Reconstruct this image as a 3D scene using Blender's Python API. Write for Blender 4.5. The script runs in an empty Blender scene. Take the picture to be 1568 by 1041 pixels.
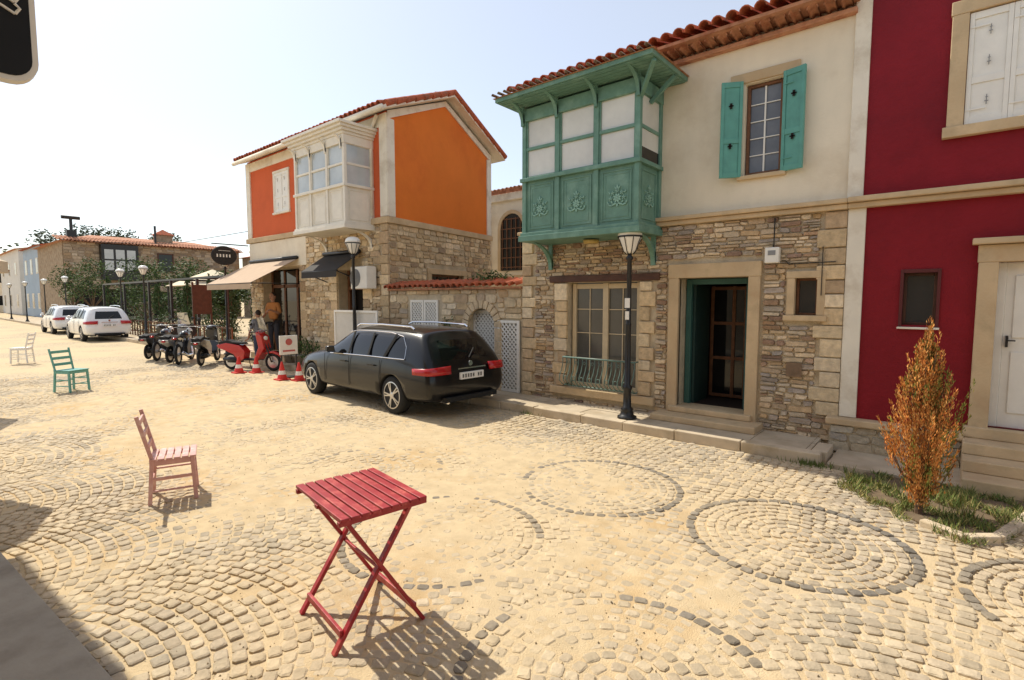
import bpy, math, random
from mathutils import Vector, Matrix, noise
R=random.Random(7)
COL=bpy.context.scene.collection
def link(o,parent=None):
    COL.objects.link(o)
    if parent is not None: o.parent=parent
    return o
def empty(name,loc=(0,0,0),rz=0,s=1):
    e=bpy.data.objects.new(name,None); e.location=loc; e.rotation_euler=(0,0,rz); e.scale=(s,s,s); e.empty_display_size=.2
    return link(e)
# ---------------------------------------------------------------- materials
MC={}
def mat(name,c,r=.8,var=.18,scale=3.0,bump=.15,bscale=50,metal=0,attr=False,coat=0,c2=None,c2scale=.9,spec=.35,trans=0,bdist=.01,c2lo=.5,c2hi=.65,streak=0):
    if name in MC: return MC[name]
    m=bpy.data.materials.new(name); m.use_nodes=True; nt=m.node_tree; N=nt.nodes; L=nt.links
    b=N["Principled BSDF"]; b.inputs["Roughness"].default_value=r; b.inputs["Metallic"].default_value=metal
    b.inputs["Specular IOR Level"].default_value=spec
    if coat: b.inputs["Coat Weight"].default_value=coat; b.inputs["Coat Roughness"].default_value=.06
    if trans: b.inputs["Transmission Weight"].default_value=trans
    tc=N.new("ShaderNodeTexCoord")
    if attr:
        a=N.new("ShaderNodeAttribute"); a.attribute_name="Col"; col=a.outputs["Color"]
    else:
        a=N.new("ShaderNodeRGB"); a.outputs[0].default_value=(*c,1); col=a.outputs[0]
    if c2:
        n=N.new("ShaderNodeTexNoise"); n.inputs["Scale"].default_value=c2scale; n.inputs["Detail"].default_value=7; n.inputs["Roughness"].default_value=.65
        L.new(tc.outputs["Object"],n.inputs["Vector"])
        mr=N.new("ShaderNodeMapRange"); mr.inputs[1].default_value=c2lo; mr.inputs[2].default_value=c2hi
        L.new(n.outputs["Fac"],mr.inputs[0])
        mx=N.new("ShaderNodeMix"); mx.data_type='RGBA'; L.new(mr.outputs[0],mx.inputs[0]); L.new(col,mx.inputs[6]); mx.inputs[7].default_value=(*c2,1); col=mx.outputs[2]
    def mult(col,vec,sc,lo,hi,a0=.25,a1=.75):
        n=N.new("ShaderNodeTexNoise"); n.inputs["Scale"].default_value=sc; n.inputs["Detail"].default_value=8; n.inputs["Roughness"].default_value=.6
        L.new(vec,n.inputs["Vector"])
        mr=N.new("ShaderNodeMapRange"); mr.inputs[1].default_value=a0; mr.inputs[2].default_value=a1; mr.inputs[3].default_value=lo; mr.inputs[4].default_value=hi
        L.new(n.outputs["Fac"],mr.inputs[0])
        mx=N.new("ShaderNodeVectorMath"); mx.operation='SCALE'; L.new(col,mx.inputs[0]); L.new(mr.outputs[0],mx.inputs["Scale"]); return mx.outputs[0]
    if var: col=mult(col,tc.outputs["Object"],scale,1-var,1+var)
    if streak:
        mp=N.new("ShaderNodeMapping"); mp.inputs["Scale"].default_value=(3,3,.5); L.new(tc.outputs["Object"],mp.inputs["Vector"])
        col=mult(col,mp.outputs[0],1.2,1-streak,1+streak*.3,.35,.6)
    L.new(col,b.inputs["Base Color"])
    if bump:
        n=N.new("ShaderNodeTexNoise"); n.inputs["Scale"].default_value=bscale; n.inputs["Detail"].default_value=5
        L.new(tc.outputs["Object"],n.inputs["Vector"])
        bp=N.new("ShaderNodeBump"); bp.inputs["Strength"].default_value=bump; bp.inputs["Distance"].default_value=bdist
        L.new(n.outputs["Fac"],bp.inputs["Height"]); L.new(bp.outputs[0],b.inputs["Normal"])
    MC[name]=m; return m
SAND=(.58,.455,.285)
M_stone=mat("rubble_stone",(1,1,1),.9,.28,14,.6,45,attr=True,spec=.2,bdist=.02)
M_sett=mat("sett_stone",(1,1,1),.85,.20,16,.5,60,attr=True,spec=.2)
M_sand=mat("sand_dust",SAND,.95,.16,5.5,.8,110,c2=(.53,.375,.20),c2scale=.9,spec=.1,c2lo=.5,c2hi=.66)
M_mortar=mat("mortar",(.53,.44,.31),.95,.25,5,.6,60,spec=.1,bdist=.02)
M_trim=mat("sandstone_trim",(.58,.435,.265),.85,.22,5,.35,40,c2=(.45,.32,.19),c2scale=2.5,spec=.2)
M_cream=mat("cream_render",(.80,.71,.555),.9,.06,1.5,.25,35,c2=(.70,.60,.45),c2scale=.8,spec=.15,streak=.04)
M_white=mat("white_render",(.80,.74,.62),.88,.07,2,.2,40,c2=(.66,.58,.46),c2scale=2.2,spec=.2,streak=.03)
M_red=mat("crimson_render",(.225,.0075,.015),.62,.20,2.2,.6,22,c2=(.16,.006,.012),c2scale=1.1,spec=.25,bdist=.012)
M_orange=mat("orange_render",(.74,.20,.035),.88,.07,1.3,.25,30,c2=(.68,.17,.032),c2scale=.7,spec=.15)
M_orange2=mat("orange_render_darker",(.62,.13,.05),.88,.08,1.6,.25,30,c2=(.55,.115,.045),c2scale=.9,spec=.15)  # darker, redder orange for the front and the far end wall
M_teal=mat("teal_paint",(.135,.265,.205),.55,.18,6,.12,90,c2=(.175,.30,.235),c2scale=3,spec=.35)
M_teal_l=mat("teal_paint_light",(.24,.42,.34),.5,.1,6,.1,90)
M_turq=mat("turquoise_paint",(.11,.325,.27),.5,.14,7,.12,90,spec=.35)
M_wpaint=mat("white_paint",(.80,.77,.70),.5,.06,6,.06,80,spec=.4)
M_lpaint=mat("ivory_paint",(.75,.70,.60),.55,.08,6,.08,80,spec=.4)
M_tan=mat("tan_window_paint",(.56,.45,.29),.55,.12,6,.08,80,spec=.35)
M_tile=mat("clay_tile",(.40,.105,.05),.85,.35,9,.3,60,c2=(.27,.11,.065),c2scale=5,spec=.2)
M_tileb=mat("clay_tile_pale",(.48,.24,.145),.9,.3,9,.3,60,c2=(.36,.14,.08),c2scale=5,spec=.2)
M_glass=mat("window_glass",(.035,.035,.035),.06,0,3,0,spec=.6)
M_glassd=mat("dark_glass",(.006,.006,.007),.04,0,3,0,spec=.45)
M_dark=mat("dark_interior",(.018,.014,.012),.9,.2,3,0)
M_wood=mat("dark_wood",(.085,.035,.02),.55,.3,8,.2,60)
M_woodb=mat("brown_wood",(.17,.075,.035),.6,.3,8,.2,60)
M_iron=mat("black_iron",(.012,.012,.013),.42,.15,9,.05,80,spec=.5)
M_conc=mat("concrete",(.34,.31,.26),.9,.16,2.5,.35,50,c2=(.26,.23,.19),c2scale=1.3,spec=.15)
M_pave=mat("pavement_slab",(.52,.43,.31),.9,.18,3,.3,50,c2=(.42,.33,.22),c2scale=1.6,spec=.15)
M_kerb=mat("kerb_stone",(.56,.46,.33),.88,.2,3,.35,50,c2=(.44,.35,.23),c2scale=2,spec=.15)
M_rtab=mat("red_table_paint",(.34,.016,.022),.42,.2,9,.12,80,c2=(.48,.10,.08),c2scale=9,spec=.45,c2lo=.52,c2hi=.7)
M_pink=mat("pink_chair_paint",(.62,.33,.29),.5,.12,8,.1,80,c2=(.68,.46,.41),c2scale=8)
M_grn=mat("green_chair_paint",(.15,.38,.33),.5,.12,8,.1,80)
M_rub=mat("tyre_rubber",(.018,.018,.018),.85,.1,9,.1,80)
M_alu=mat("alloy",(.55,.55,.56),.28,.03,5,0,metal=.9)
M_chr=mat("chrome",(.75,.75,.76),.12,0,5,0,metal=1)
M_taill=mat("tail_lamp_red",(.40,.008,.012),.15,.1,20,0,spec=.6)
M_lampw=mat("opal_glass",(.84,.82,.76),.3,.03,4,0,spec=.5)
M_plate=mat("number_plate",(.75,.75,.74),.4,.02,4,0)
M_leaf=mat("foliage",(1,1,1),.7,.2,4,0,attr=True,spec=.25)
M_bark=mat("bark",(.12,.075,.045),.9,.3,12,.5,40)
M_soil=mat("soil",(.16,.115,.07),.95,.3,6,.6,40)
M_awn=mat("tan_awning",(.48,.35,.24),.85,.08,4,.05,90)
M_black=mat("black_cloth",(.03,.027,.025),.8,.1,4,.05,90)
M_gry=mat("grey_plastic",(.25,.25,.25),.5,.1,4,0)
M_cone=mat("cone_red",(.62,.04,.03),.5,.08,8,0)
# ---------------------------------------------------------------- mesh helpers
def mesh(name,v,f,m,parent=None,M=None,smooth=False,cols=None,mats=None,fm=None):
    me=bpy.data.meshes.new(name)
    if M is not None: v=[M@Vector(p) for p in v]
    me.from_pydata([tuple(p) for p in v],[],f)
    if mats:
        for x in mats: me.materials.append(x)
        me.polygons.foreach_set("material_index",fm)
    else: me.materials.append(m)
    if cols:
        a=me.color_attributes.new("Col",'FLOAT_COLOR','POINT')
        flat=[]
        for c in cols: flat+= [c[0],c[1],c[2],1.0]
        a.data.foreach_set("color",flat)
    if smooth: me.polygons.foreach_set("use_smooth",[True]*len(me.polygons))
    me.update()
    return link(bpy.data.objects.new(name,me),parent)
class B:
    """collects many primitives into one mesh"""
    def __init__(s): s.v=[]; s.f=[]; s.c=[]
    def add(s,v,f,c=None):
        n=len(s.v); s.v+= [tuple(p) for p in v]; s.f+=[tuple(i+n for i in q) for q in f]
        if c is not None: s.c+=[c]*len(v)
    def box(s,x0,x1,y0,y1,z0,z1,M=None,c=None):
        v=[(x0,y0,z0),(x1,y0,z0),(x1,y1,z0),(x0,y1,z0),(x0,y0,z1),(x1,y0,z1),(x1,y1,z1),(x0,y1,z1)]
        if M is not None: v=[M@Vector(p) for p in v]
        s.add(v,[(0,3,2,1),(4,5,6,7),(0,1,5,4),(1,2,6,5),(2,3,7,6),(3,0,4,7)],c)
    def bar(s,a,b,w,h=None,up=(0,0,1)):
        a=Vector(a);b=Vector(b);h=h or w; d=(b-a).normalized(); u=Vector(up)
        if abs(d.dot(u))>.97: u=Vector((1,0,0))
        x=d.cross(u).normalized(); y=x.cross(d).normalized()
        v=[]
        for p in (a,b):
            for sx,sy in ((-1,-1),(1,-1),(1,1),(-1,1)): v.append(p+x*sx*w/2+y*sy*h/2)
        s.add(v,[(0,1,2,3),(7,6,5,4),(0,4,5,1),(1,5,6,2),(2,6,7,3),(3,7,4,0)])
    def tube(s,pts,r,n=8,r2=None):
        pts=[Vector(p) for p in pts]; k=len(pts); rings=[]
        ref=None
        for i,p in enumerate(pts):
            d=(pts[min(i+1,k-1)]-pts[max(i-1,0)]).normalized()
            if ref is None:
                ref=Vector((0,0,1)) if abs(d.z)<.9 else Vector((1,0,0))
            x=d.cross(ref).normalized(); y=x.cross(d).normalized(); ref=y if abs(d.dot(y))<.9 else ref
            rr=r if r2 is None else r+(r2-r)*i/(k-1)
            rings.append([p+x*math.cos(2*math.pi*j/n)*rr+y*math.sin(2*math.pi*j/n)*rr for j in range(n)])
        v=[q for g in rings for q in g]; f=[]
        for i in range(k-1):
            for j in range(n):
                f.append((i*n+j,i*n+(j+1)%n,(i+1)*n+(j+1)%n,(i+1)*n+j))
        f.append(tuple(range(n))[::-1]); f.append(tuple((k-1)*n+j for j in range(n)))
        s.add(v,f)
    def lathe(s,prof,c=(0,0,0),n=20,M=None):
        v=[];f=[]
        for r,z in prof:
            for j in range(n):
                a=2*math.pi*j/n; p=Vector((r*math.cos(a),r*math.sin(a),z))
                if M is not None: p=M@p
                v.append(p+Vector(c))
        for i in range(len(prof)-1):
            for j in range(n): f.append((i*n+j,i*n+(j+1)%n,(i+1)*n+(j+1)%n,(i+1)*n+j))
        f.append(tuple(range(n))[::-1]); f.append(tuple((len(prof)-1)*n+j for j in range(n)))
        s.add(v,f)
    def out(s,name,m,parent=None,M=None,smooth=False,bevel=0):
        o=mesh(name,s.v,s.f,m,parent,M,smooth,s.c if len(s.c)==len(s.v) and s.c else None)
        if bevel:
            bm=o.modifiers.new("b",'BEVEL'); bm.width=bevel; bm.segments=2; bm.limit_method='ANGLE'
        return o
def box(name,x0,x1,y0,y1,z0,z1,m,parent=None,M=None,bevel=0):
    b=B(); b.box(x0,x1,y0,y1,z0,z1); return b.out(name,m,parent,M,bevel=bevel)
def wall(name,x0,x1,y,z0,z1,holes,m,parent=None,M=None,rev=.25,rm=None):
    xs=sorted(set([x0,x1]+[h[0] for h in holes]+[h[1] for h in holes])); xs=[x for x in xs if x0<=x<=x1]
    zs=sorted(set([z0,z1]+[h[2] for h in holes]+[h[3] for h in holes])); zs=[z for z in zs if z0<=z<=z1]
    v=[];f=[]
    def q(a):
        n=len(v); v.extend(a); f.append((n,n+1,n+2,n+3))
    for i in range(len(xs)-1):
        for j in range(len(zs)-1):
            cx=(xs[i]+xs[i+1])/2; cz=(zs[j]+zs[j+1])/2
            if any(h[0]<cx<h[1] and h[2]<cz<h[3] for h in holes): continue
            q([(xs[i],y,zs[j]),(xs[i+1],y,zs[j]),(xs[i+1],y,zs[j+1]),(xs[i],y,zs[j+1])])
    for a,b,c,d in [h[:4] for h in holes]:
        e=y+rev
        q([(a,y,c),(a,y,d),(a,e,d),(a,e,c)]); q([(b,y,c),(b,e,c),(b,e,d),(b,y,d)])
        q([(a,y,d),(b,y,d),(b,e,d),(a,e,d)]); q([(a,y,c),(a,e,c),(b,e,c),(b,y,c)])
    return mesh(name,v,f,m,parent,M)
PAL=[(.56,.43,.285),(.48,.35,.22),(.38,.25,.165),(.64,.51,.355),(.31,.20,.14),(.45,.36,.26),(.52,.37,.22),(.60,.48,.33),(.40,.33,.27)]
PALO=[(.66,.52,.335),(.60,.45,.27),(.54,.40,.245),(.69,.56,.385),(.46,.33,.205)]
def rubble(name,x0,x1,y,z0,z1,holes,rh,rl,pal,parent=None,M=None,depth=.03,gap=.012,seed=1,m=None,shape=None):
    rr=random.Random(seed); b=B(); z=z0
    while z<z1-.015:
        h=rr.uniform(*rh); 
        if z+h>z1-rh[0]*.6: h=z1-z
        iv=[(x0,x1)]
        for H in holes:
            if H[2]<z+h-.01 and H[3]>z+.01:
                n=[]
                for a,c in iv:
                    if H[1]<=a or H[0]>=c: n.append((a,c))
                    else:
                        if H[0]-a>.03: n.append((a,H[0]))
                        if c-H[1]>.03: n.append((H[1],c))
                iv=n
        for a,c in iv:
            x=a
            while x<c-.02:
                l=rr.uniform(*rl)
                if x+l>c-rl[0]*.6: l=c-x
                subs=[(z,h)]
                if h>rh[0]*1.5 and rr.random()<.3:
                    k=rr.uniform(.4,.6); subs=[(z,h*k),(z+h*k,h*(1-k))]
                for sz,sh in subs:
                    if shape and not shape(x+l/2,sz+sh*.8): continue
                    g=gap*rr.uniform(.5,1.1); X0=x+g/2; X1=x+l-g/2; Z0=sz+g/2; Z1=sz+sh-g/2
                    if X1-X0<.01 or Z1-Z0<.01: continue
                    cx=min((X1-X0),(Z1-Z0))*.22
                    j=lambda s: rr.uniform(-s,s)
                    jj=min(.012,cx*.5)
                    tl=j(.006)
                    P=[(X0+cx,Z0-tl),(X1-cx,Z0+tl),(X1,Z0+cx+tl),(X1,Z1-cx+tl),(X1-cx,Z1+tl),(X0+cx,Z1-tl),(X0,Z1-cx-tl),(X0,Z0+cx-tl)]
                    P=[(p[0]+j(jj),p[1]+j(jj)) for p in P]
                    mx=(X0+X1)/2; mz=(Z0+Z1)/2; d=depth*rr.uniform(.45,1.15)
                    ins=min(.01,cx*.6)
                    v=[(p[0],y+.004,p[1]) for p in P]
                    for p in P:
                        dx=p[0]-mx; dz=p[1]-mz; ln=math.hypot(dx,dz)+1e-6
                        v.append((p[0]-dx/ln*ins,y-d+j(depth*.12),p[1]-dz/ln*ins))
                    co=rr.choice(pal); t=rr.uniform(.8,1.18); w=rr.uniform(-.02,.02)
                    f=[(i,(i+1)%8,8+(i+1)%8,8+i) for i in range(8)]+[tuple(range(8,16))]
                    b.add(v,f,(max(.02,co[0]*t+w),co[1]*t,max(.02,co[2]*t-w)))
                x+=l
        z+=h
    return b.out(name,m or M_stone,parent,M)
def tiles(name,p0,along,slope,n,sp,L,m,parent=None,courses=5,r=None,lift=0):
    """clay half-round tiles: p0 eave start, along unit vec, slope unit vec (up the roof)"""
    p0=Vector(p0); al=Vector(along).normalized(); sl=Vector(slope).normalized(); up=al.cross(sl).normalized()
    if up.z<0: up=-up
    r=r or sp*.42; b=B(); cl=L/courses; rr=random.Random(3)
    for i in range(n):
        for c in range(courses):
            o=p0+al*(i*sp+rr.uniform(-.01,.01))+sl*(c*cl)+up*(lift+rr.uniform(-.006,.006)); k=7
            v=[]
            for e,(s,ra,up2) in enumerate(((-.03+rr.uniform(-.015,.015),r*1.08,.02),(cl,r*.9,0))):
                for rad in (ra,ra*.82):
                    for q in range(k):
                        a=math.pi*q/(k-1); v.append(o+sl*s+al*math.cos(a)*rad+up*(math.sin(a)*rad+up2))
            f=[]
            for q in range(k-1):
                f.append((q,q+1,2*k+q+1,2*k+q)); f.append((k+q,3*k+q,3*k+q+1,k+q+1)); f.append((q,k+q,k+q+1,q+1))
            b.add(v,f)
    return b.out(name,m,parent,smooth=False)
def window(name,x0,x1,y,z0,z1,m,parent,M=None,nx=2,nz=2,fw=.05,glass=None,back=None,bar=.022):
    b=B(); b.box(x0,x0+fw,y-.03,y+.03,z0,z1); b.box(x1-fw,x1,y-.03,y+.03,z0,z1)
    b.box(x0+fw,x1-fw,y-.03,y+.03,z0,z0+fw); b.box(x0+fw,x1-fw,y-.03,y+.03,z1-fw,z1)
    for i in range(1,nx):
        x=x0+(x1-x0)*i/nx; b.box(x-bar/2,x+bar/2,y-.022,y+.022,z0+fw,z1-fw)
    for j in range(1,nz):
        z=z0+(z1-z0)*j/nz; b.box(x0+fw,x1-fw,y-.018,y+.018,z-bar/2,z+bar/2)
    b.out(name+"_frame",m,parent,M,bevel=.004)
    box(name+"_pane",x0+fw*.5,x1-fw*.5,y+.004,y+.010,z0+fw*.5,z1-fw*.5,glass or M_glass,parent,M)
def surround(name,x0,x1,y,z0,z1,w,d,m,parent,M=None,sill=True,top=None):
    t=top or w; b=B()
    b.box(x0-w,x0,y-d,y+.05,z0,z1); b.box(x1,x1+w,y-d,y+.05,z0,z1)
    b.box(x0-w-.01,x1+w+.01,y-d-.004,y+.05,z1,z1+t)
    if sill: b.box(x0-w-.03,x1+w+.03,y-d-.03,y+.05,z0-w*.8,z0)
    return b.out(name,m,parent,M,bevel=.008)
# ---------------------------------------------------------------- ground & paving
def groundmat():
    m=bpy.data.materials.new("dusty_sett_ground"); m.use_nodes=True; nt=m.node_tree; N=nt.nodes; L=nt.links; b=N["Principled BSDF"]
    b.inputs["Roughness"].default_value=.95; b.inputs["Specular IOR Level"].default_value=.1
    tc=N.new("ShaderNodeTexCoord")
    v=N.new("ShaderNodeTexVoronoi"); v.feature='DISTANCE_TO_EDGE'; v.inputs["Scale"].default_value=8.5; L.new(tc.outputs["Object"],v.inputs["Vector"])
    mr=N.new("ShaderNodeMapRange"); mr.inputs[1].default_value=.01; mr.inputs[2].default_value=.09; L.new(v.outputs["Distance"],mr.inputs[0])
    n=N.new("ShaderNodeTexNoise"); n.inputs["Scale"].default_value=.55; n.inputs["Detail"].default_value=8; L.new(tc.outputs["Object"],n.inputs["Vector"])
    m2=N.new("ShaderNodeMapRange"); m2.inputs[1].default_value=.40; m2.inputs[2].default_value=.56; L.new(n.outputs["Fac"],m2.inputs[0])
    mx=N.new("ShaderNodeMix"); mx.data_type='RGBA'; mx.inputs[6].default_value=(.36,.28,.175,1); mx.inputs[7].default_value=(.54,.44,.30,1); L.new(mr.outputs[0],mx.inputs[0])
    my=N.new("ShaderNodeMix"); my.data_type='RGBA'; L.new(m2.outputs[0],my.inputs[0]); L.new(mx.outputs[2],my.inputs[6]); my.inputs[7].default_value=(*SAND,1)
    L.new(my.outputs[2],b.inputs["Base Color"])
    bp=N.new("ShaderNodeBump"); bp.inputs["Strength"].default_value=.5; bp.inputs["Distance"].default_value=.01; L.new(mr.outputs[0],bp.inputs["Height"]); L.new(bp.outputs[0],b.inputs["Normal"])
    return m
M_ground=groundmat()
mesh("ground",[(-700,-400,-.03),(400,-400,-.03),(400,700,-.03),(-700,700,-.03)],[(0,1,2,3)],M_ground)
GX0,GX1,GY0,GY1=-17.0,3.6,.39,6.62
centers=[(-.85,4.45),(-2.62,4.5),(.92,4.45),(-3.0,2.72),(-1.15,2.15),(.6,2.6),(-4.8,3.3),(2.7,4.45)]
RR=.80
def cover(x,y):
    c=math.exp(-((x+5.0)/3.3)**2-((y-3.8)/1.8)**2)*1.15+math.exp(-((x+11.0)/5)**2-((y-3.8)/3.0)**2)*1.15+.6*math.exp(-((x+1.9)/1.2)**2-((y-2.6)/1.1)**2)
    return min(1,c)
def sandz(x,y):
    c=cover(x,y)
    s=-.0125+.0132*c+.0100*noise.noise(Vector((x*.75,y*.75,3)))+.0065*noise.noise(Vector((x*2.3,y*2.3,7)))+.0028*noise.noise(Vector((x*11,y*11,1)))
    for cx,cy in centers[:6]:
        d=abs(math.hypot(x-cx,y-cy)-.77)
        if d<.13: s-=.0045*(1-d/.13)
    return s
st=.05; nx=int((GX1-GX0)/st)+1; ny=int((GY1-GY0)/st)+1
v=[];f=[]
for j in range(ny):
    for i in range(nx):
        x=GX0+i*st; y=GY0+j*st; v.append((x,y,sandz(x,y)))
for j in range(ny-1):
    for i in range(nx-1): a=j*nx+i; f.append((a,a+1,a+nx+1,a+nx))
mesh("sand_layer",v,f,M_sand,smooth=True)
b=B(); rr=random.Random(5)
SC=[(.41,.345,.26),(.47,.395,.29),(.37,.31,.235),(.50,.42,.30),(.33,.285,.22)]
def sett(cx,cy,a,lx,ly,dark=False):
    if rr.random()<.012: return
    ca,sa=math.cos(a),math.sin(a); zt=rr.uniform(-.005,.004); tx=rr.uniform(-.04,.04); ty=rr.uniform(-.04,.04)
    cx+=rr.uniform(-.004,.004); cy+=rr.uniform(-.004,.004)
    hx=lx/2;hy=ly/2;c=min(hx,hy)*rr.uniform(.25,.5)
    P=[(-hx+c,-hy),(hx-c,-hy),(hx,-hy+c),(hx,hy-c),(hx-c,hy),(-hx+c,hy),(-hx,hy-c),(-hx,-hy+c)]
    vv=[]
    for lvl,(k,z) in enumerate(((1.0,-.022),(.97,-.005),(.74,0))):
        for q,p in enumerate(P):
            jx=rr.uniform(-.006,.006) if lvl<2 else rr.uniform(-.003,.003)
            X=p[0]*k+jx; Y=p[1]*k+jx*.7
            vv.append((cx+X*ca-Y*sa,cy+X*sa+Y*ca,z+zt+X*tx+Y*ty if lvl else -.03))
    ff=[]
    for l in (0,1):
        for i in range(8): ff.append((l*8+i,l*8+(i+1)%8,(l+1)*8+(i+1)%8,(l+1)*8+i))
    ff.append(tuple(range(16,24)))
    co=rr.choice(SC); t=rr.uniform(.84,1.14)
    nn=noise.noise(Vector((cx*1.1,cy*1.1,20)))+.5*noise.noise(Vector((cx*4,cy*4,2)))
    cv=min(.85,max(.08,.42+nn*.7)*.8+cover(cx,cy)*.3)
    if dark and noise.noise(Vector((cx*.9,cy*.9,11)))>-.30: co=(.16,.145,.125); t=rr.uniform(.85,1.4); cv*=.42
    co=tuple(co[i]*t*(1-cv)+SAND[i]*cv*.97 for i in range(3))
    b.add(vv,ff,co)
for (cx,cy) in centers:
    k=0
    while .05+k*.08<RR+.01:
        r=.05+k*.08; n=max(4,int(2*math.pi*r/.092)); last=r+.08>=RR+.01
        for i in range(n):
            a=2*math.pi*(i+.5*(k%2))/n; x=cx+r*math.cos(a); y=cy+r*math.sin(a)
            if GX0<x<GX1 and GY0<y<GY1-.05: sett(x,y,a+math.pi/2,2*math.pi*r/n-.013,.066,last)
        k+=1
P=1.7; RA=1.25
k0=int(GX0/P)-1
for k in range(k0,int(GX1/P)+2):
    xc=k*P+.2
    for r in range(0,84):
        y0=GY0-.45+r*.088
        amax=math.asin(P/2/RA); n=int(2*amax*RA/.1)
        ph=rr.uniform(-.3,.3)
        for i in range(n):
            a=-amax+(i+.5+ph*.5+rr.uniform(-.08,.08))*2*amax/n
            x=xc+RA*math.sin(a); y=y0+RA*math.cos(a)-RA*math.cos(amax)
            if not(GX0+.05<x<GX1-.05 and GY0+.04<y<GY1-.05): continue
            if any((x-cx)**2+(y-cy)**2<(RR+.03)**2 for cx,cy in centers): continue
            sett(x,y,-a,2*amax*RA/n-rr.uniform(.008,.018),.088-rr.uniform(.01,.02))
b.out("cobblestone_paving",M_sett)
b=B(); rr=random.Random(8)
for k in range(4200):
    x=rr.uniform(-8,2); y=rr.uniform(.5,6.5); s=rr.uniform(.003,.009); z=max(sandz(x,y),0)+.001; a=rr.uniform(0,3)
    p=[Vector((x+s*math.cos(a+q*2.1)*rr.uniform(.7,1.2),y+s*math.sin(a+q*2.1),z-.002)) for q in range(3)]+[Vector((x,y,z+s*.8))]
    g=rr.uniform(.5,1.1); b.add(p,[(0,1,3),(1,2,3),(2,0,3)],(.47*g,.37*g,.24*g))
b.out("grit",M_sett)
# kerbs and pavements
b=B(); x=-9.9; rr=random.Random(11)
while x<-1.05:
    l=min(rr.uniform(.7,1.0),-1.0-x); b.box(x+.004,x+l-.004,6.6+rr.uniform(-.008,.008),6.76,-.03,.12+rr.uniform(-.005,.005)); x+=l
b.box(-1.16,-1.0,6.765,7.2,-.03,.118)
b.out("kerb",M_kerb,bevel=.012)
b=B(); x=-9.9
while x<-1.2:
    l=min(.62,-1.17-x); b.box(x+.003,x+l-.003,6.765,7.12,-.03,.108+rr.uniform(-.003,.003)); b.box(x+.003,x+l-.003,7.127,7.5,-.03,.110+rr.uniform(-.003,.003)); x+=l
b.out("pavement",M_pave,bevel=.004)
b=B(); x=-.98
while x<6:
    b.box(x+.004,x+.75,6.62,6.8,-.03,.035); b.box(x+.004,x+.75,6.806,7.5,-.03,.03); x+=.756
b.out("pavement",M_pave,bevel=.006)
box("pavement",-70,-9.95,6.95,9.5,-.03,.10,M_pave); 
b=B(); x=-70
while x<-10.8: b.box(x,x+.99,6.78,6.945,-.03,.115); x+=1
b.out("kerb",M_kerb,bevel=.01)
b=B(); b.add([(-40,-3,-.03),(6,-3,-.03),(6,.78,-.03),(-2,.66,-.03),(-5.2,.405,-.03),(-40,.30,-.03),(-40,-3,.06),(6,-3,.06),(6,.78,.06),(-2,.66,.06),(-5.2,.405,.06),(-40,.30,.06)],[(5,4,3,2,1,0),(6,7,8,9,10,11),(0,1,7,6),(1,2,8,7),(2,3,9,8),(3,4,10,9),(4,5,11,10),(5,0,6,11)])
b.out("pavement",M_conc,bevel=.01)
# ---------------------------------------------------------------- stone house (A)
Y=7.48
A=empty("stone_house")
hA=[(-5.02,-3.69,.36,2.13),(-3.06,-2.10,.28,2.16),(-1.55,-1.28,1.64,2.13)]
wall("lower_wall",-6.0,-1.0,Y,.0,2.93,hA,M_mortar,A,rev=.3)
rubble("lower_stonework",-5.72,-1.28,Y,.0,2.92,[(-5.3,-3.42,.2,2.2),(-3.24,-1.92,.0,2.42),(-1.65,-1.18,1.55,2.22)],(.04,.09),(.08,.27),PAL,A,depth=.035,gap=.017,seed=2)
def quoins(name,x0,x1,z0,z1,parent,flip=False,seed=4,M=None,y=Y,h=(.16,.24)):
    rq=random.Random(seed); b=B(); z=z0; k=0
    while z<z1-.05:
        hh=min(rq.uniform(*h),z1-z); 
        if z1-(z+hh)<.08: hh=z1-z
        w=(x1-x0)*(rq.uniform(.86,1) if k%2 else rq.uniform(.6,.75))
        a,c=(x1-w,x1) if flip else (x0,x0+w)
        t=rq.uniform(.85,1.15); co=rq.choice(PALO)
        b.box(a+.004,c-.004,y-.045+rq.uniform(-.006,.006),y+.01,z+.006,z+hh-.006,c=(co[0]*t,co[1]*t,co[2]*t)); z+=hh; k+=1
    return b.out(name,M_stone,parent,M,bevel=.012)
quoins("corner_quoins",-6.0,-5.66,.0,2.92,A)
quoins("window_quoins_l",-5.32,-5.02,.36,2.13,A,True,5)
quoins("window_quoins_r",-3.69,-3.40,.36,2.13,A,False,6)
quoins("end_quoins",-1.34,-1.0,.4,2.92,A,True,8)
rubble("end_base",-1.3,-1.0,Y,.0,.4,[],(.06,.12),(.1,.2),PAL,A,depth=.035,seed=12)
box("window_lintel",-5.38,-3.36,Y-.06,Y+.05,2.14,2.25,M_wood,A,bevel=.01)
box("window_sill",-5.34,-3.4,Y-.1,Y+.1,.23,.355,M_trim,A,bevel=.012)
box("string_course",-6.05,-1.0,Y-.09,Y+.05,2.925,2.99,M_trim,A,bevel=.012)
box("string_course_top",-6.05,-1.0,Y-.13,Y+.05,2.992,3.05,M_trim,A,bevel=.012)
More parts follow.
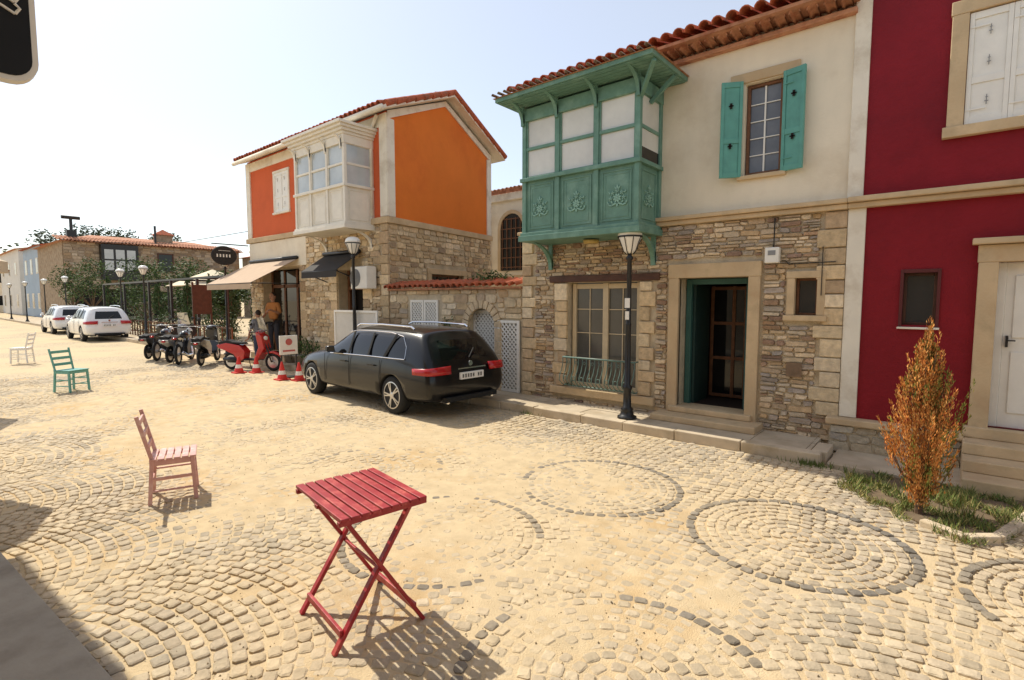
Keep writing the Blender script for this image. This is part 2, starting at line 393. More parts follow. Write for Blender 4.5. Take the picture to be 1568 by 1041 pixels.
# french window
b=B()
for a,c in ((-4.99,-4.92),(-4.40,-4.30),(-3.79,-3.72)): b.box(a,c,Y+.09,Y+.15,.36,2.12)
for z in (.36,2.03): b.box(-4.92,-4.40,Y+.1,Y+.145,z,z+.08); b.box(-4.30,-3.79,Y+.1,Y+.145,z,z+.08)
b.out("french_window_frame",M_tan,A,bevel=.006)
b=B()
for a,c in ((-4.92,-4.40),(-4.30,-3.79)):
    for z in (.85,1.28,1.68): b.box(a,c,Y+.115,Y+.132,z,z+.014)
    b.box((a+c)/2-.007,(a+c)/2+.007,Y+.116,Y+.131,.44,2.03)
b.out("french_window_glazing_bars",M_tan,A)
box("french_window_pane",-5.0,-3.7,Y+.134,Y+.14,.36,2.13,mat("hazy_window_glass",(.085,.08,.07),.12,.3,1.6,0,spec=.5),A)
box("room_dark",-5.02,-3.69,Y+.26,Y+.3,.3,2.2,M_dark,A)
b=B(); gy=Y-.12; N_=17; M_gr=mat("grille_iron",(.13,.20,.17),.5,.1,9,0)
b.tube([(-5.02,gy-.03,.88),(-3.69,gy-.03,.88)],.016,6); b.tube([(-5.02,gy,.40),(-3.69,gy,.40)],.012,6)
for e in (-5.02,-3.69): b.tube([(e,gy-.03,.88),(e,Y+.02,.88)],.011,6); b.tube([(e,gy,.40),(e,Y+.02,.40)],.011,6)
for i in range(0,N_+1):
    x=-5.02+1.33*i/N_
    b.tube([(x,gy-.03,.88),(x,gy-.03,.78),(x,gy-.07,.66),(x,gy-.13,.56),(x,gy-.13,.49),(x,gy-.06,.43),(x,gy,.40)],.008,5)
    if i%2 and i<N_:
        b.tube([(x+.04+.034*math.cos(t*.8),gy-.125,.54+.034*math.sin(t*.8)) for t in range(9)],.006,4)
        b.tube([(x+.04+.022*math.cos(t*.8),gy-.04,.80+.022*math.sin(t*.8)) for t in range(9)],.005,4)
b.out("window_grille",M_gr,A,smooth=True)
# door
surround("door_surround",-3.06,-2.10,Y,.12,2.16,.15,.06,M_trim,A,sill=False,top=.2)
b=B()
b.box(-3.3,-1.86,Y-.42,Y+.3,.108,.20); b.box(-3.16,-2.0,Y-.12,Y+.3,.202,.285)
b.out("door_steps",M_trim,A,bevel=.015)
b=B(); b.box(-3.05,-2.97,Y+.22,Y+.30,.28,2.15); b.box(-2.19,-2.11,Y+.22,Y+.30,.28,2.15); b.box(-2.97,-2.19,Y+.22,Y+.30,2.07,2.15)
b.out("door_frame",mat("deep_teal_paint",(.04,.115,.10),.5,.1,6,.05,80),A,bevel=.006)
b=B(); b.box(-2.97,-2.935,Y+.31,Y+.9,.28,2.07); b.box(-2.225,-2.195,Y+.31,Y+.9,.28,2.07); b.out("door_leaves_open",mat("teal_leaf",(.02,.05,.045),.5,.2,6,.05),A)
b=B(); 
for xx in (-2.95,-2.62,-2.44,-2.2): b.box(xx,xx+.05,Y+1.0,Y+1.04,.3,2.06)
for zz in (.3,.9,1.45,2.0): b.box(-2.92,-2.2,Y+1.01,Y+1.03,zz,zz+.05)
b.out("inner_door_frame",M_woodb,A,bevel=.004)
box("inner_door_glass",-2.95,-2.17,Y+1.02,Y+1.025,.3,2.05,M_glassd,A)
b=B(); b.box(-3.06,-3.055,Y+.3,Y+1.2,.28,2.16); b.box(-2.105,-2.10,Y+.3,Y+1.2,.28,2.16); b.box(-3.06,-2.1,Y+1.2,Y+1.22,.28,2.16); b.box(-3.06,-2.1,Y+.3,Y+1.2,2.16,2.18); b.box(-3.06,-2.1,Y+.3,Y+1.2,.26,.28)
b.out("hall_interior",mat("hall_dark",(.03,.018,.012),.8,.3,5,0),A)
surround("small_window_surround",-1.54,-1.29,Y,1.65,2.12,.09,.05,M_trim,A)
window("small_window",-1.54,-1.29,Y+.1,1.65,2.12,M_woodb,A,nx=1,nz=1,fw=.03)
b=B(); b.box(-1.89,-1.72,Y-.13,Y-.03,2.32,2.52); b.out("meter_box",M_wpaint,A,bevel=.012)
box("meter_window",-1.85,-1.76,Y-.134,Y-.131,2.42,2.48,M_gry,A)
b=B(); b.tube([(-1.8,Y-.06,2.52),(-1.8,Y-.05,2.9)],.008,6); b.tube([(-1.7,Y-.06,2.35),(-1.66,Y-.05,2.35),(-1.62,Y-.045,2.3),(-1.1,Y-.05,2.31)],.006,6); b.tube([(-1.24,Y-.06,2.5),(-1.24,Y-.06,1.9)],.005,5)
b.out("wall_cables",M_black,A)
b=B(); b.lathe([(.0,0),(.045,0),(.05,.012),(.0,.012)],n=14,M=Matrix.Translation((-1.5,Y-.05,.95))@Matrix.Rotation(math.pi/2,4,'X')); b.box(-1.6,-1.42,Y-.055,Y-.04,.86,1.04); b.out("air_vent",mat("vent_metal",(.2,.13,.08),.6,.3,9,.2,50),A)
# upper wall
hU=[(-2.23,-1.77,3.5,4.69)]
wall("upper_wall",-6.0,-1.0,Y,3.0,5.3,hU,M_cream,A,rev=.2)
box("house_core",-6.0,-.9,Y+1.3,Y+5,0,5.3,M_cream,A)
mesh("side_wall",[(-6.0,Y,0),(-6.0,Y+5,0),(-6.0,Y+5,5.3),(-6.0,Y,5.3)],[(0,1,2,3)],M_cream,A)
window("upper_window",-2.22,-1.78,Y+.1,3.51,4.68,M_woodb,A,nx=1,nz=1,fw=.035,glass=mat("curtained_glass",(.13,.135,.15),.12,.35,2.5,0,spec=.5))
b=B(); b.box(-2.01,-1.99,Y+.085,Y+.1,3.54,4.65)
for i in range(1,5): b.box(-2.18,-1.82,Y+.087,Y+.098,3.54+i*.22,3.552+i*.22)
b.out("upper_window_bars",M_wpaint,A)
box("upper_window_lintel",-2.42,-1.58,Y-.03,Y+.03,4.70,4.83,M_trim,A,bevel=.01)
box("upper_window_sill",-2.30,-1.70,Y-.06,Y+.05,3.44,3.495,M_trim,A,bevel=.01)
def shutter(name,w,h,m,parent,hinge,ang,slats=False):
    b=B(); b.box(0,.04,-.02,.02,0,h); b.box(w-.04,w,-.02,.02,0,h)
    for z in (0,h*.36,h-.07): b.box(.04,w-.04,-.018,.018,z,z+.07)
    b.box(.04,w-.04,-.006,.006,.07,h*.36); b.box(.04,w-.04,-.006,.006,h*.36+.07,h-.07)
    b.box(.0,w*.5,-.026,-.02,h*.12,h*.12+.015); b.box(.0,w*.5,-.026,-.02,h*.86,h*.86+.015)
    M=Matrix.Translation(hinge)@Matrix.Rotation(ang,4,'Z')
    o=b.out(name,m,parent,M,bevel=.004)
    if slats:
        b=B()
        for k in (.2,.55,.82):
            b.box(w/2-.004,w/2+.004,-.024,-.019,h*k-.05,h*k+.05); b.box(w/2-.015,w/2+.015,-.0245,-.019,h*k-.02,h*k-.012); b.box(w/2-.011,w/2+.011,-.0245,-.019,h*k+.02,h*k+.026)
        b.out(name+"_cutouts",M_gry,parent,M)
    return o
shutter("shutter_left",.27,1.24,M_turq,A,(-2.25,Y-.04,3.48),math.radians(180+28))
shutter("shutter_right",.27,1.24,M_turq,A,(-1.76,Y-.03,3.48),math.radians(-16))
b=B()
for px,k in ((-2.37,.33),(-2.37,.75),(-1.63,.33),(-1.63,.75)):
    yy=Y-.12 if px<-2 else Y-.085
    b.box(px-.014,px+.014,yy-.012,yy,3.48+1.24*k-.035,3.48+1.24*k+.035); b.box(px-.03,px+.03,yy-.012,yy,3.48+1.24*k-.008,3.48+1.24*k+.008)
b.out("shutter_cutouts",M_dark,A)
# roof A
b=B(); sl=Vector((0,math.cos(.31),math.sin(.31)))
b.add([(-6.15,7.08,5.34),(-.98,7.08,5.34),(-.98,11.5,5.34+4.42*math.tan(.31)),(-6.15,11.5,5.34+4.42*math.tan(.31)),(-6.15,7.08,5.30),(-.98,7.08,5.30),(-.98,Y+4.5,5.30),(-6.15,Y+4.5,5.30)],[(0,1,2,3),(4,7,6,5),(0,4,5,1),(2,6,7,3),(0,3,7,4),(1,5,6,2)])
b.out("roof_deck",M_tileb,A)
tiles("roof_tiles",(-5.9,7.02,5.36),(1,0,0),sl,29,.172,4.4,M_tile,A,8)
tiles("eave_tiles",(-5.9,7.2,5.24),(1,0,0),(0,1,0.02),29,.172,.3,M_tileb,A,1,r=.06)
box("eave_board",-6.1,-1.0,7.2,Y+.02,5.305,5.335,M_tileb,A)
box("eave_cornice",-6.0,-1.0,7.38,Y+.01,5.17,5.23,M_tileb,A,bevel=.01)
# ---------- bay
def bay(parent,x0,x1,yf,yw,z0,zs,zt,mt,mp,pane,nc,pw=.075,orn=None,blind=None,prefix="bay"):
    b=B()
    b.box(x0-.04,x1+.04,yf-.05,yw,z0-.09,z0); b.box(x0-.02,x1+.02,yf-.025,yw,z0,z0+.05)
    b.box(x0-.025,x1+.025,yf-.03,yw,zs-.03,zs+.03); b.box(x0-.01,x1+.01,yf-.012,yw,zt-.09,zt+.1)
    fr=[(x0+(x1-x0)*i/nc) for i in range(nc+1)]
    for i,x in enumerate(fr):
        w=pw; a=x-w/2 if 0<i<nc else (x if i==0 else x-w)
        b.box(a,a+w,yf,yf+w,z0+.05,zt-.09)
    for xx in (x0,x1-pw): b.box(xx,xx+pw,yw-pw,yw,z0+.05,zt-.09)
    ym=(zs+zt)/2-.02
    for i in range(nc):
        a=fr[i]+(pw if i==0 else pw/2); c=fr[i+1]-(pw if i==nc-1 else pw/2)
        b.box(a,c,yf+.012,yf+.05,ym-.025,ym+.025)
        b.box(a,a+.025,yf+.02,yf+.045,zs+.03,zt-.09); b.box(c-.025,c,yf+.02,yf+.045,zs+.03,zt-.09)
        b.box(a+.025,c-.025,yf+.02,yf+.045,zs+.03,zs+.055)
    for xx in (x0+.012,x1-.05): b.box(xx,xx+.038,yf+pw,yw-pw,ym-.025,ym+.025)
    b.out(prefix+"_timber_frame",mt,parent,bevel=.006)
    b=B()
    for i in range(nc):
        a=fr[i]+(pw if i==0 else pw/2); c=fr[i+1]-(pw if i==nc-1 else pw/2); h0=z0+.05; h1=zs-.03
        b.box(a,c,yf+.035,yf+.05,h0,h1)
        for s in (0,1):
            o=.05+.045*s; y_=yf+.035-.012*(1 if s==0 else .5)
            for q in ((a+o,c-o,h0+o,h0+o+.02),(a+o,c-o,h1-o-.02,h1-o),(a+o,a+o+.02,h0+o+.02,h1-o-.02),(c-o-.02,c-o,h0+o+.02,h1-o-.02)):
                b.box(q[0],q[1],y_,yf+.036,q[2],q[3])
    for xx,s in ((x1-.05,1),(x0+.035,-1)):
        b.box(xx,xx+.015,yf+pw,yw-pw,z0+.05,zs-.03)
        xo=xx+.015 if s>0 else xx-.012
        for q in ((yf+pw+.06,yw-pw-.06,z0+.11,z0+.13),(yf+pw+.06,yw-pw-.06,zs-.11,zs-.09),(yf+pw+.06,yf+pw+.08,z0+.13,zs-.11),(yw-pw-.08,yw-pw-.06,z0+.13,zs-.11)):
            b.box(xo,xo+.012,q[0],q[1],q[2],q[3])
    b.out(prefix+"_panels",mp,parent,bevel=.004)
    if orn:
        b=B()
        for i in range(nc+1):
            if i<nc: cx=(fr[i]+fr[i+1])/2; Mx=Matrix.Translation((cx,yf+.022,(z0+zs)/2-.01))
            else: Mx=Matrix.Translation((x1-.022,(yf+yw)/2,(z0+zs)/2-.01))@Matrix.Rotation(math.pi/2,4,'Z')
            def petal(px,pz,l,w,a,d0=-.006):
                vv=[];n=8
                for d in (0.012,d0):
                    for t in range(n):
                        q=2*math.pi*t/n; u=l/2*math.cos(q); w_=w/2*math.sin(q)
                        vv.append(Mx@Vector((px+u*math.cos(a)-w_*math.sin(a),d,pz+u*math.sin(a)+w_*math.cos(a))))
                b.add(vv,[tuple(range(n,2*n))]+[(t,(t+1)%n,n+(t+1)%n,n+t) for t in range(n)])
            def rose(px,pz,r,n=7):
                for k in range(n):
                    a=2*math.pi*k/n+.3; petal(px+r*.62*math.cos(a),pz+r*.62*math.sin(a),r*.72,r*.42,a)
                petal(px,pz,r*.5,r*.5,0,-.010)
            rose(0,-.02,.068,8)
            for k in range(5):
                a=math.pi*(k+.0)/4; rose(.105*math.cos(a),-.02+.105*math.sin(a)*.95,.034,5)
            petal(0,.135,.075,.026,math.pi/2); petal(-.028,.122,.05,.018,2.2); petal(.028,.122,.05,.018,.95)
            for s in (-1,1):
                petal(s*.05,-.105,.085,.024,-.35*s); petal(s*.115,-.115,.075,.020,.35*s); petal(s*.145,-.085,.05,.018,1.1*s); petal(s*.085,-.075,.045,.018,.9*s); petal(s*.125,.06,.045,.018,1.0*s)
            petal(0,-.12,.05,.03,math.pi/2)
        b.out(prefix+"_ornament",orn,parent)
    b=B(); b.box(x0+.04,x1-.06,yf+.044,yf+.05,zs+.03,zt-.09); b.box(x1-.034,x1-.03,yf+.05,yw-.02,zs+.03,zt-.09); b.box(x0+.03,x0+.034,yf+.05,yw-.02,zs+.03,zt-.09)
    b.out(prefix+"_glazing",pane,parent)
    box(prefix+"_ceiling",x0+.02,x1-.02,yf+.06,yw,zt-.1,zt,mt,parent); box(prefix+"_floor",x0+.04,x1-.04,yf+.06,yw,z0,z0+.04,mt,parent)
    return fr
M_pane=mat("blind_behind_glass",(.66,.65,.60),.12,.14,2,0,spec=.5)
bay(A,-5.45,-3.38,6.75,Y,2.88,3.77,4.78,M_teal,M_teal,M_pane,3,orn=M_teal_l)
box("side_pane_gap",-3.409,-3.403,6.86,7.4,3.81,3.98,M_glassd,A)
b=B()
zz=4.93
b.add([(-5.66,6.33,zz),(-3.02,6.33,zz),(-3.02,7.47,zz),(-5.66,7.47,zz),(-5.66,6.33,zz+.06),(-3.02,6.33,zz+.06),(-3.02,7.47,zz+.06),(-5.66,7.47,zz+.06)],[(0,3,2,1),(0,1,5,4),(1,2,6,5),(3,0,4,7),(4,5,6,7)])
for i in range(12): b.box(-5.63,-3.05,6.36+i*.093,6.44+i*.093,zz-.012,zz-.001)
b.out("bay_roof_soffit",M_teal,A,bevel=.004)
b=B(); b.add([(-5.69,6.30,zz+.062),(-2.99,6.30,zz+.062),(-2.99,7.47,zz+.062),(-5.69,7.47,zz+.062),(-5.0,7.47,5.14),(-3.5,7.47,5.14)],[(0,1,5,4),(1,2,5),(3,0,4),(0,3,2,1)]); b.out("bay_roof_top",M_tileb,A)
tiles("bay_roof_tiles",(-5.62,6.27,zz+.06),(1,0,0),(0,1.2,.12),22,.122,.3,mat("weathered_tile",(.27,.22,.17),.9,.35,9,.3,50,c2=(.22,.13,.09),c2scale=6),A,1,r=.026)
b=B()
def bracket(b,x,y0,y1,z0,z1,w=.05,n=8):
    pts=[]
    for i in range(n+1):
        a=math.pi/2*i/n; pts.append((y1-(y1-y0)*(1-math.cos(a)),z0+(z1-z0)*math.sin(a)))
    v=[];f=[]
    for (yy,z_) in pts:
        for s in (-w/2,w/2): v.append((x+s,yy-.03,z_)); v.append((x+s,yy+.04,z_+.0))
    for i in range(n): 
        a=i*4; c=a+4
        f+=[(a,a+2,c+2,c),(a+1,c+1,c+3,a+3),(a,c,c+1,a+1),(a+2,a+3,c+3,c+2)]
    f+=[(0,1,3,2),(n*4,n*4+2,n*4+3,n*4+1)]
    b.add(v,f); b.box(x-w/2,x+w/2,y1-.03,y1,z0-.04,z1)
for x in (-5.35,-3.46): bracket(b,x,6.85,Y-.05,2.4,2.79,.07)
for x in (-5.42,-4.76,-4.07,-3.40): bracket(b,x,6.42,6.74,4.66,4.92,.05)
b.out("bay_brackets",M_teal,A)
b=B(); b.bar((-3.40,7.1,4.62),(-3.05,7.1,4.9),.05); b.bar((-3.40,6.8,4.62),(-3.05,6.45,4.9),.05); b.out("bay_side_struts",M_teal,A)
b=B(); b.lathe([(.02,0),(.11,.0),(.13,.05),(.11,.05)],(-4.35,7.1,2.72),16); b.out("bay_ceiling_lamp",mat("brass",(.5,.36,.12),.4,.1,5,0),A,smooth=True)
# ---------------------------------------------------------------- red house
Rh=empty("red_house")
x1=6.0
hR=[(-.44,-.12,1.56,2.16),(.33,1.15,.49,2.25),(.01,.67,3.70,4.83)]
wall("lower_wall",-.82,x1,Y,.40,2.93,[hR[0],hR[1]],M_red,Rh,rev=.2)
wall("upper_wall",-.86,x1,Y,3.05,7.6,[hR[2]],M_red,Rh,rev=.1)
box("house_core",-.9,x1,Y+.32,Y+6,0,7.6,M_red,Rh)
box("corner_pilaster",-1.0,-.82,Y-.03,Y+.3,.42,2.925,M_white,Rh,bevel=.006)
box("corner_pilaster_top",-1.02,-.86,Y-.03,Y+.3,3.06,7.6,M_white,Rh,bevel=.006)
box("string_course",-1.0,x1,Y-.09,Y+.05,2.925,2.99,M_trim,Rh,bevel=.012)
box("string_course_top",-1.0,x1,Y-.14,Y+.05,2.992,3.055,M_trim,Rh,bevel=.012)
box("plinth_wall",-1.08,.17,Y-.10,Y+.1,0,.33,M_mortar,Rh)
rubble("plinth_stones",-1.08,.17,Y-.10,0,.33,[],(.1,.17),(.16,.34),[(.42,.36,.27),(.36,.30,.23),(.48,.38,.25)],Rh,depth=.03,gap=.018,seed=9)
box("plinth_cap",-1.12,.17,Y-.16,Y+.02,.332,.415,M_trim,Rh,bevel=.015)
b=B()
for q in ((-.46,-.43,1.54,2.19),(-.13,-.10,1.54,2.19),(-.43,-.13,2.15,2.19)): b.box(q[0],q[1],Y-.02,Y+.08,q[2],q[3])
b.out("small_window_frame",mat("maroon_frame",(.10,.02,.02),.5,.1,5,.05),Rh,bevel=.004)
box("small_window_sill",-.47,-.09,Y-.05,Y+.08,1.515,1.538,M_white,Rh,bevel=.004)
window("small_window",-.43,-.13,Y+.1,1.56,2.15,M_wood,Rh,nx=1,nz=1,fw=.03)
surround("door_surround",.36,1.2,Y,.42,2.24,.16,.06,M_trim,Rh,sill=False,top=.18)
box("door_cornice",.14,1.45,Y-.13,Y+.02,2.425,2.49,M_trim,Rh,bevel=.01)
b=B(); b.box(.36,.43,Y+.08,Y+.13,.49,2.24); b.box(.43,1.2,Y+.09,Y+.12,.49,2.24); b.box(.5,.75,Y+.075,Y+.09,.65,1.3); b.box(.5,.75,Y+.075,Y+.09,1.45,2.1); b.out("door",M_wpaint,Rh,bevel=.006)
b=B(); b.box(.455,.475,Y+.05,Y+.09,1.35,1.47); b.bar((.465,Y+.05,1.42),(.53,Y+.05,1.42),.014); b.out("door_handle",M_iron,Rh)
b=B(); 
for k,(z,d) in enumerate(((.13,.92),(.25,.64),(.37,.38),(.49,.1))):
    b.box(.16,2.2,Y-d-.0,Y+.05,z-.12+.001 if k else 0,z)
b.out("door_steps",M_trim,Rh,bevel=.012)
surround("upper_window_surround",.0,.68,Y,3.69,4.84,.14,.05,M_trim,Rh)
shutter("shutter_left",.335,1.13,M_wpaint,Rh,(.005,Y-.005,3.70),0,True)
shutter("shutter_right",.335,1.13,M_wpaint,Rh,(.342,Y-.005,3.70),0,True)
# ---------------------------------------------------------------- garden wall
Gw=empty("garden_wall")
arch=lambda x: 1.30+math.sqrt(max(0,.36**2-(x+7.03)**2))
def gshape(x,z):
    return not(abs(x+7.03)<.50 and z<1.32+math.sqrt(max(0,.52**2-(x+7.03)**2)))
hG=[(-7.39,-6.67,0,1.66),(-9.2,-8.3,1.0,1.84),(-6.6,-6.06,.08,1.46)]
wall("wall_face",-9.97,-6.02,Y,0,2.05,hG,M_mortar,Gw,rev=.3)
rubble("wall_stonework",-9.95,-6.64,Y,0,2.05,[(-9.3,-8.2,.9,1.94)],(.10,.2),(.16,.42),PALO+[(.50,.40,.29),(.44,.33,.22)],Gw,depth=.03,gap=.02,seed=21,shape=gshape)
rubble("wall_stonework_r",-6.62,-6.02,Y,1.5,2.05,[],(.10,.2),(.16,.42),PALO,Gw,depth=.03,gap=.02,seed=22)
box("wall_core",-9.97,-6.02,Y+.3,Y+.34,0,2.04,M_conc,Gw)
b=B(); rq=random.Random(3)
for i in range(11):
    a0=math.pi*i/11+.02; a1=math.pi*(i+1)/11-.02; t=rq.uniform(.9,1.1); vv=[]
    for d in (-.06,.02):
        for rr_,a in ((.36,a0),(.52,a0),(.52,a1),(.36,a1)): vv.append((-7.03+rr_*math.cos(a),Y+d,1.32+rr_*math.sin(a)))
    b.add(vv,[(0,1,2,3),(7,6,5,4),(0,4,5,1),(1,5,6,2),(2,6,7,3),(3,7,4,0)],(.62*t,.48*t,.31*t))
for s in (-1,1):
    for k in range(5):
        t=rq.uniform(.9,1.1); xa=-7.03+s*.36; xb=-7.03+s*.52; b.box(min(xa,xb),max(xa,xb),Y-.06,Y+.02,.06+k*.25,.3+k*.25,c=(.60*t,.46*t,.30*t))
b.out("arch_surround",M_stone,Gw,bevel=.006)
n=12; vv=[];ff=[]
for i in range(n+1):
    x=-7.39+.72*i/n; vv+=[(x,Y-.002,arch(x)+.02),(x,Y-.002,1.67)]
for i in range(n): ff.append((2*i,2*i+2,2*i+3,2*i+1))
mesh("arch_spandrel",vv,ff,M_mortar,Gw)
def lattice(name,x0,x1,y,z0,z1,m,parent,sp=.055,w=.012,fr=.05,M=None,top=None):
    b=B(); b.box(x0,x0+fr,y-.02,y+.02,z0,z1); b.box(x1-fr,x1,y-.02,y+.02,z0,z1); b.box(x0+fr,x1-fr,y-.02,y+.02,z0,z0+fr); b.box(x0+fr,x1-fr,y-.02,y+.02,z1-fr,z1)
    X0,X1,Z0,Z1=x0+fr,x1-fr,z0+fr,z1-fr; s=sp*1.414
    for sg in (1,-1):
        k=X0-(Z1-Z0) if sg==1 else X0
        e=X1 if sg==1 else X1+(Z1-Z0)
        while k<e:
            if sg==1: za=max(Z0,Z0+(X0-k)); zb=min(Z1,Z0+(X1-k))
            else: za=max(Z0,Z0+(k-X1)); zb=min(Z1,Z0+(k-X0))
            if zb-za>.02:
                xa=k+sg*(za-Z0); xb=k+sg*(zb-Z0)
                b.bar((xa,y+.006*sg,za),(xb,y+.006*sg,zb),w,.008,up=(0,1,0))
            k+=s
    return b.out(name,m,parent,M)
lattice("lattice_gate",-6.6,-6.07,Y-.03,.12,1.46,M_wpaint,Gw,sp=.065,w=.026)
lattice("lattice_shutter_l",-9.2,-8.76,Y-.01,1.0,1.84,M_wpaint,Gw,sp=.06,w=.026)
lattice("lattice_shutter_r",-8.74,-8.3,Y-.01,1.0,1.84,M_wpaint,Gw,sp=.06,w=.026)
lattice("lattice_arch_door",-7.38,-6.68,Y+.12,.1,1.64,M_wpaint,Gw,sp=.065,w=.028)
box("backing_shade",-9.2,-6.05,Y+.27,Y+.29,0,1.9,mat("shade_backing",(.5,.46,.39),.9,.1,3,0),Gw)
box("wall_coping",-9.95,-6.02,Y-.08,Y+.36,2.052,2.09,M_tileb,Gw)
tiles("coping_tiles",(-9.9,Y-.12,2.09),(1,0,0),(0,1,.28),23,.172,.5,M_tile,Gw,1,r=.075)
b=B()
for k in range(520):
    c=Vector((-7.0+R.gauss(0,.22),Y+.25+R.gauss(0,.12),2.2+abs(R.gauss(0,.1)))); 
    if k>300: c=Vector((-8.0+R.gauss(0,.1),Y-.05-R.random()*.04,1.5-R.random()*.75))
    if 300<k<340: c=Vector((-8.0+R.gauss(0,.2),Y-.1,.95+R.gauss(0,.08)))
    if k>420: c=Vector((-9.6+R.gauss(0,.18),Y+.1,1.95+R.gauss(0,.1)))
    a=Vector((R.uniform(-1,1),R.uniform(-1,1),R.uniform(-1,1))).normalized()*.04; d=Vector((R.uniform(-1,1),R.uniform(-1,1),R.uniform(-1,1))).normalized()*.02; g=R.uniform(.5,1.3)
    b.add([c-a,c+d,c+a,c-d],[(0,1,2,3)],(.06*g,.10*g,.03*g))
b.out("creeper",M_leaf,Gw)
# ---------------------------------------------------------------- orange house
O=empty("orange_house")
CX=-9.98
MS=Matrix(((-.17,-.985,0,CX),(.985,-.17,0,Y),(0,0,1,0),(0,0,0,1)))
hO=[(-16.3,-14.0,0,2.75),(-12.1,-11.0,0,2.6),(-15.33,-14.53,4.38,5.5)]
wall("front_lower",-17.1,CX,Y,0,3.62,hO[:2],M_mortar,O,rev=.35)
rubble("front_stonework",-17.1,CX-.3,Y,0,3.6,[(-16.3,-14.0,0,2.75),(-12.3,-10.8,0,2.8)],(.09,.18),(.14,.36),PALO,O,depth=.035,gap=.022,seed=31)
quoins("corner_quoins",CX-.36,CX+.02,0,3.6,O,True,7,h=(.2,.3))
wall("front_upper",-17.05,CX,Y,3.75,6.1,[hO[2]],M_orange2,O,rev=.1)
box("front_pilaster_l",-17.15,-16.88,Y-.04,Y+.1,3.76,6.05,M_white,O,bevel=.006)
box("front_pilaster_r",CX-.24,CX+.02,Y-.04,Y+.02,3.76,6.05,M_white,O,bevel=.006)
box("front_band",-17.2,CX+.06,Y-.08,Y+.02,3.6,3.745,M_trim,O,bevel=.012)
box("front_frieze",-17.1,CX-.25,Y-.03,Y+.02,5.78,6.04,M_white,O)
box("shop_fascia",-17.05,-13.6,Y-.045,Y+.02,2.8,3.58,M_cream,O,bevel=.01)
D=4.34
wall("side_lower",0,D,0,0,3.62,[(1.5,2.9,1.75,2.5)],M_mortar,O,MS,rev=.3)
rubble("side_stonework",.02,D,0,0,3.6,[(1.32,3.08,1.6,2.66)],(.09,.18),(.14,.36),PALO,O,MS,depth=.035,gap=.022,seed=33)
surround("side_window_surround",1.5,2.9,0,1.75,2.5,.14,.05,M_trim,O,MS)
window("side_window",1.5,2.9,.15,1.75,2.5,M_woodb,O,MS,nx=3,nz=1)
box("side_band",-.06,D+.05,-.07,.02,3.6,3.745,M_trim,O,MS,bevel=.012)
pk=6.98
v=[(0,0,3.745),(D,0,3.745),(D,0,6.1),(D/2,0,pk),(0,0,6.1)]
mesh("side_gable",v,[(0,1,2,3,4)],M_orange,O,MS)
b=B(); b.box(-.02,.22,-.03,.0,3.76,5.95); b.box(D-.2,D+.02,-.03,.0,3.76,5.95)
for s in (0,1):
    a=(0,6.1) if s==0 else (D,6.1); p=(D/2,pk); w=.13
    vv=[(a[0],-.032,a[1]-w-.05),(p[0],-.032,p[1]-w),(p[0],-.032,p[1]),(a[0],-.032,a[1]),(a[0],.0,a[1]-w-.05),(p[0],0,p[1]-w),(p[0],0,p[1]),(a[0],0,a[1])]
    b.add(vv,[(0,1,2,3),(0,4,5,1),(3,2,6,7),(7,6,5,4)])
b.out("gable_trim",M_white,O,MS)
def P3(s,off,z): q=MS@Vector((s,off,0)); return Vector((q.x,q.y,z))
r0=P3(-.35,-.32,6.0); rp=P3(D/2,-.32,pk+.06); r1=P3(D+.35,-.32,6.0)
Lx=7.55
b=B(); dx=Vector((-Lx,0,0)); up=Vector((0,0,.08))
b.add([r0,rp,r1,r0+dx,rp+dx,r1+dx,r0+up,rp+up,r1+up,r0+dx+up,rp+dx+up,r1+dx+up],[(0,3,4,1),(1,4,5,2),(6,7,10,9),(7,8,11,10),(0,1,7,6),(1,2,8,7),(0,6,9,3),(3,9,10,4),(4,10,11,5)])
b.out("roof_deck",M_white,O)
sv=(rp-r0)
tiles("roof_tiles",r0+dx+up+Vector((.1,-.05,.0)),(1,0,0),sv,42,.178,sv.length,M_tile,O,5,r=.08)
b=B()
for i in range(8):
    for (a,c) in ((r0,rp),(r1,rp)):
        p=a.lerp(c,i/8)+Vector((.0,0,.1)); q=a.lerp(c,(i+1)/8)+Vector((.0,0,.12)); b.tube([p,q+(q-p)*.08],.075,8,.06)
b.out("verge_tiles",M_tile,O)
b=B(); b.tube([r0+dx+Vector((0,-.1,.0)),r0+Vector((0,-.1,.0))],.06,8); b.tube([P3(-.2,-.3,6.0)-Vector((.5,0,0)),P3(-.1,-.1,5.8)-Vector((.55,0,0)),P3(-.06,-.05,5.6)-Vector((.6,0,0)),P3(-.06,-.05,3.8)-Vector((.6,0,0))],.04,8)
b.out("gutter",M_white,O,smooth=True)
mesh("back_wall",[tuple(P3(D,0,0)),tuple(P3(D,0,0)+dx),tuple(P3(D,0,6.1)+dx),tuple(P3(D,0,6.1))],[(0,1,2,3)],M_white,O)
mesh("far_side_wall",[(-17.1,Y,0),(-17.8,Y+D,0),(-17.8,Y+D,6.1),(-17.45,Y+D/2,pk),(-17.1,Y,6.1)],[(0,1,2,3,4)],M_orange2,O)
bay(O,-12.72,-10.5,6.7,Y,3.55,4.42,5.42,M_lpaint,M_lpaint,mat("sky_glazing",(.46,.50,.51),.08,.25,1.5,0,spec=.6),3,orn=None,prefix="white_bay")
b=B()
for k in range(4): b.box(-12.76-.05*k,-10.46+.05*k,6.66-.06*k,Y,5.52+k*.06,5.58+k*.06)
b.out("white_bay_cornice",M_lpaint,O,bevel=.008)
b=B(); 
for x in (-12.6,-11.95,-11.25,-10.6): bracket(b,x,6.5,6.7,5.25,5.5,.05)
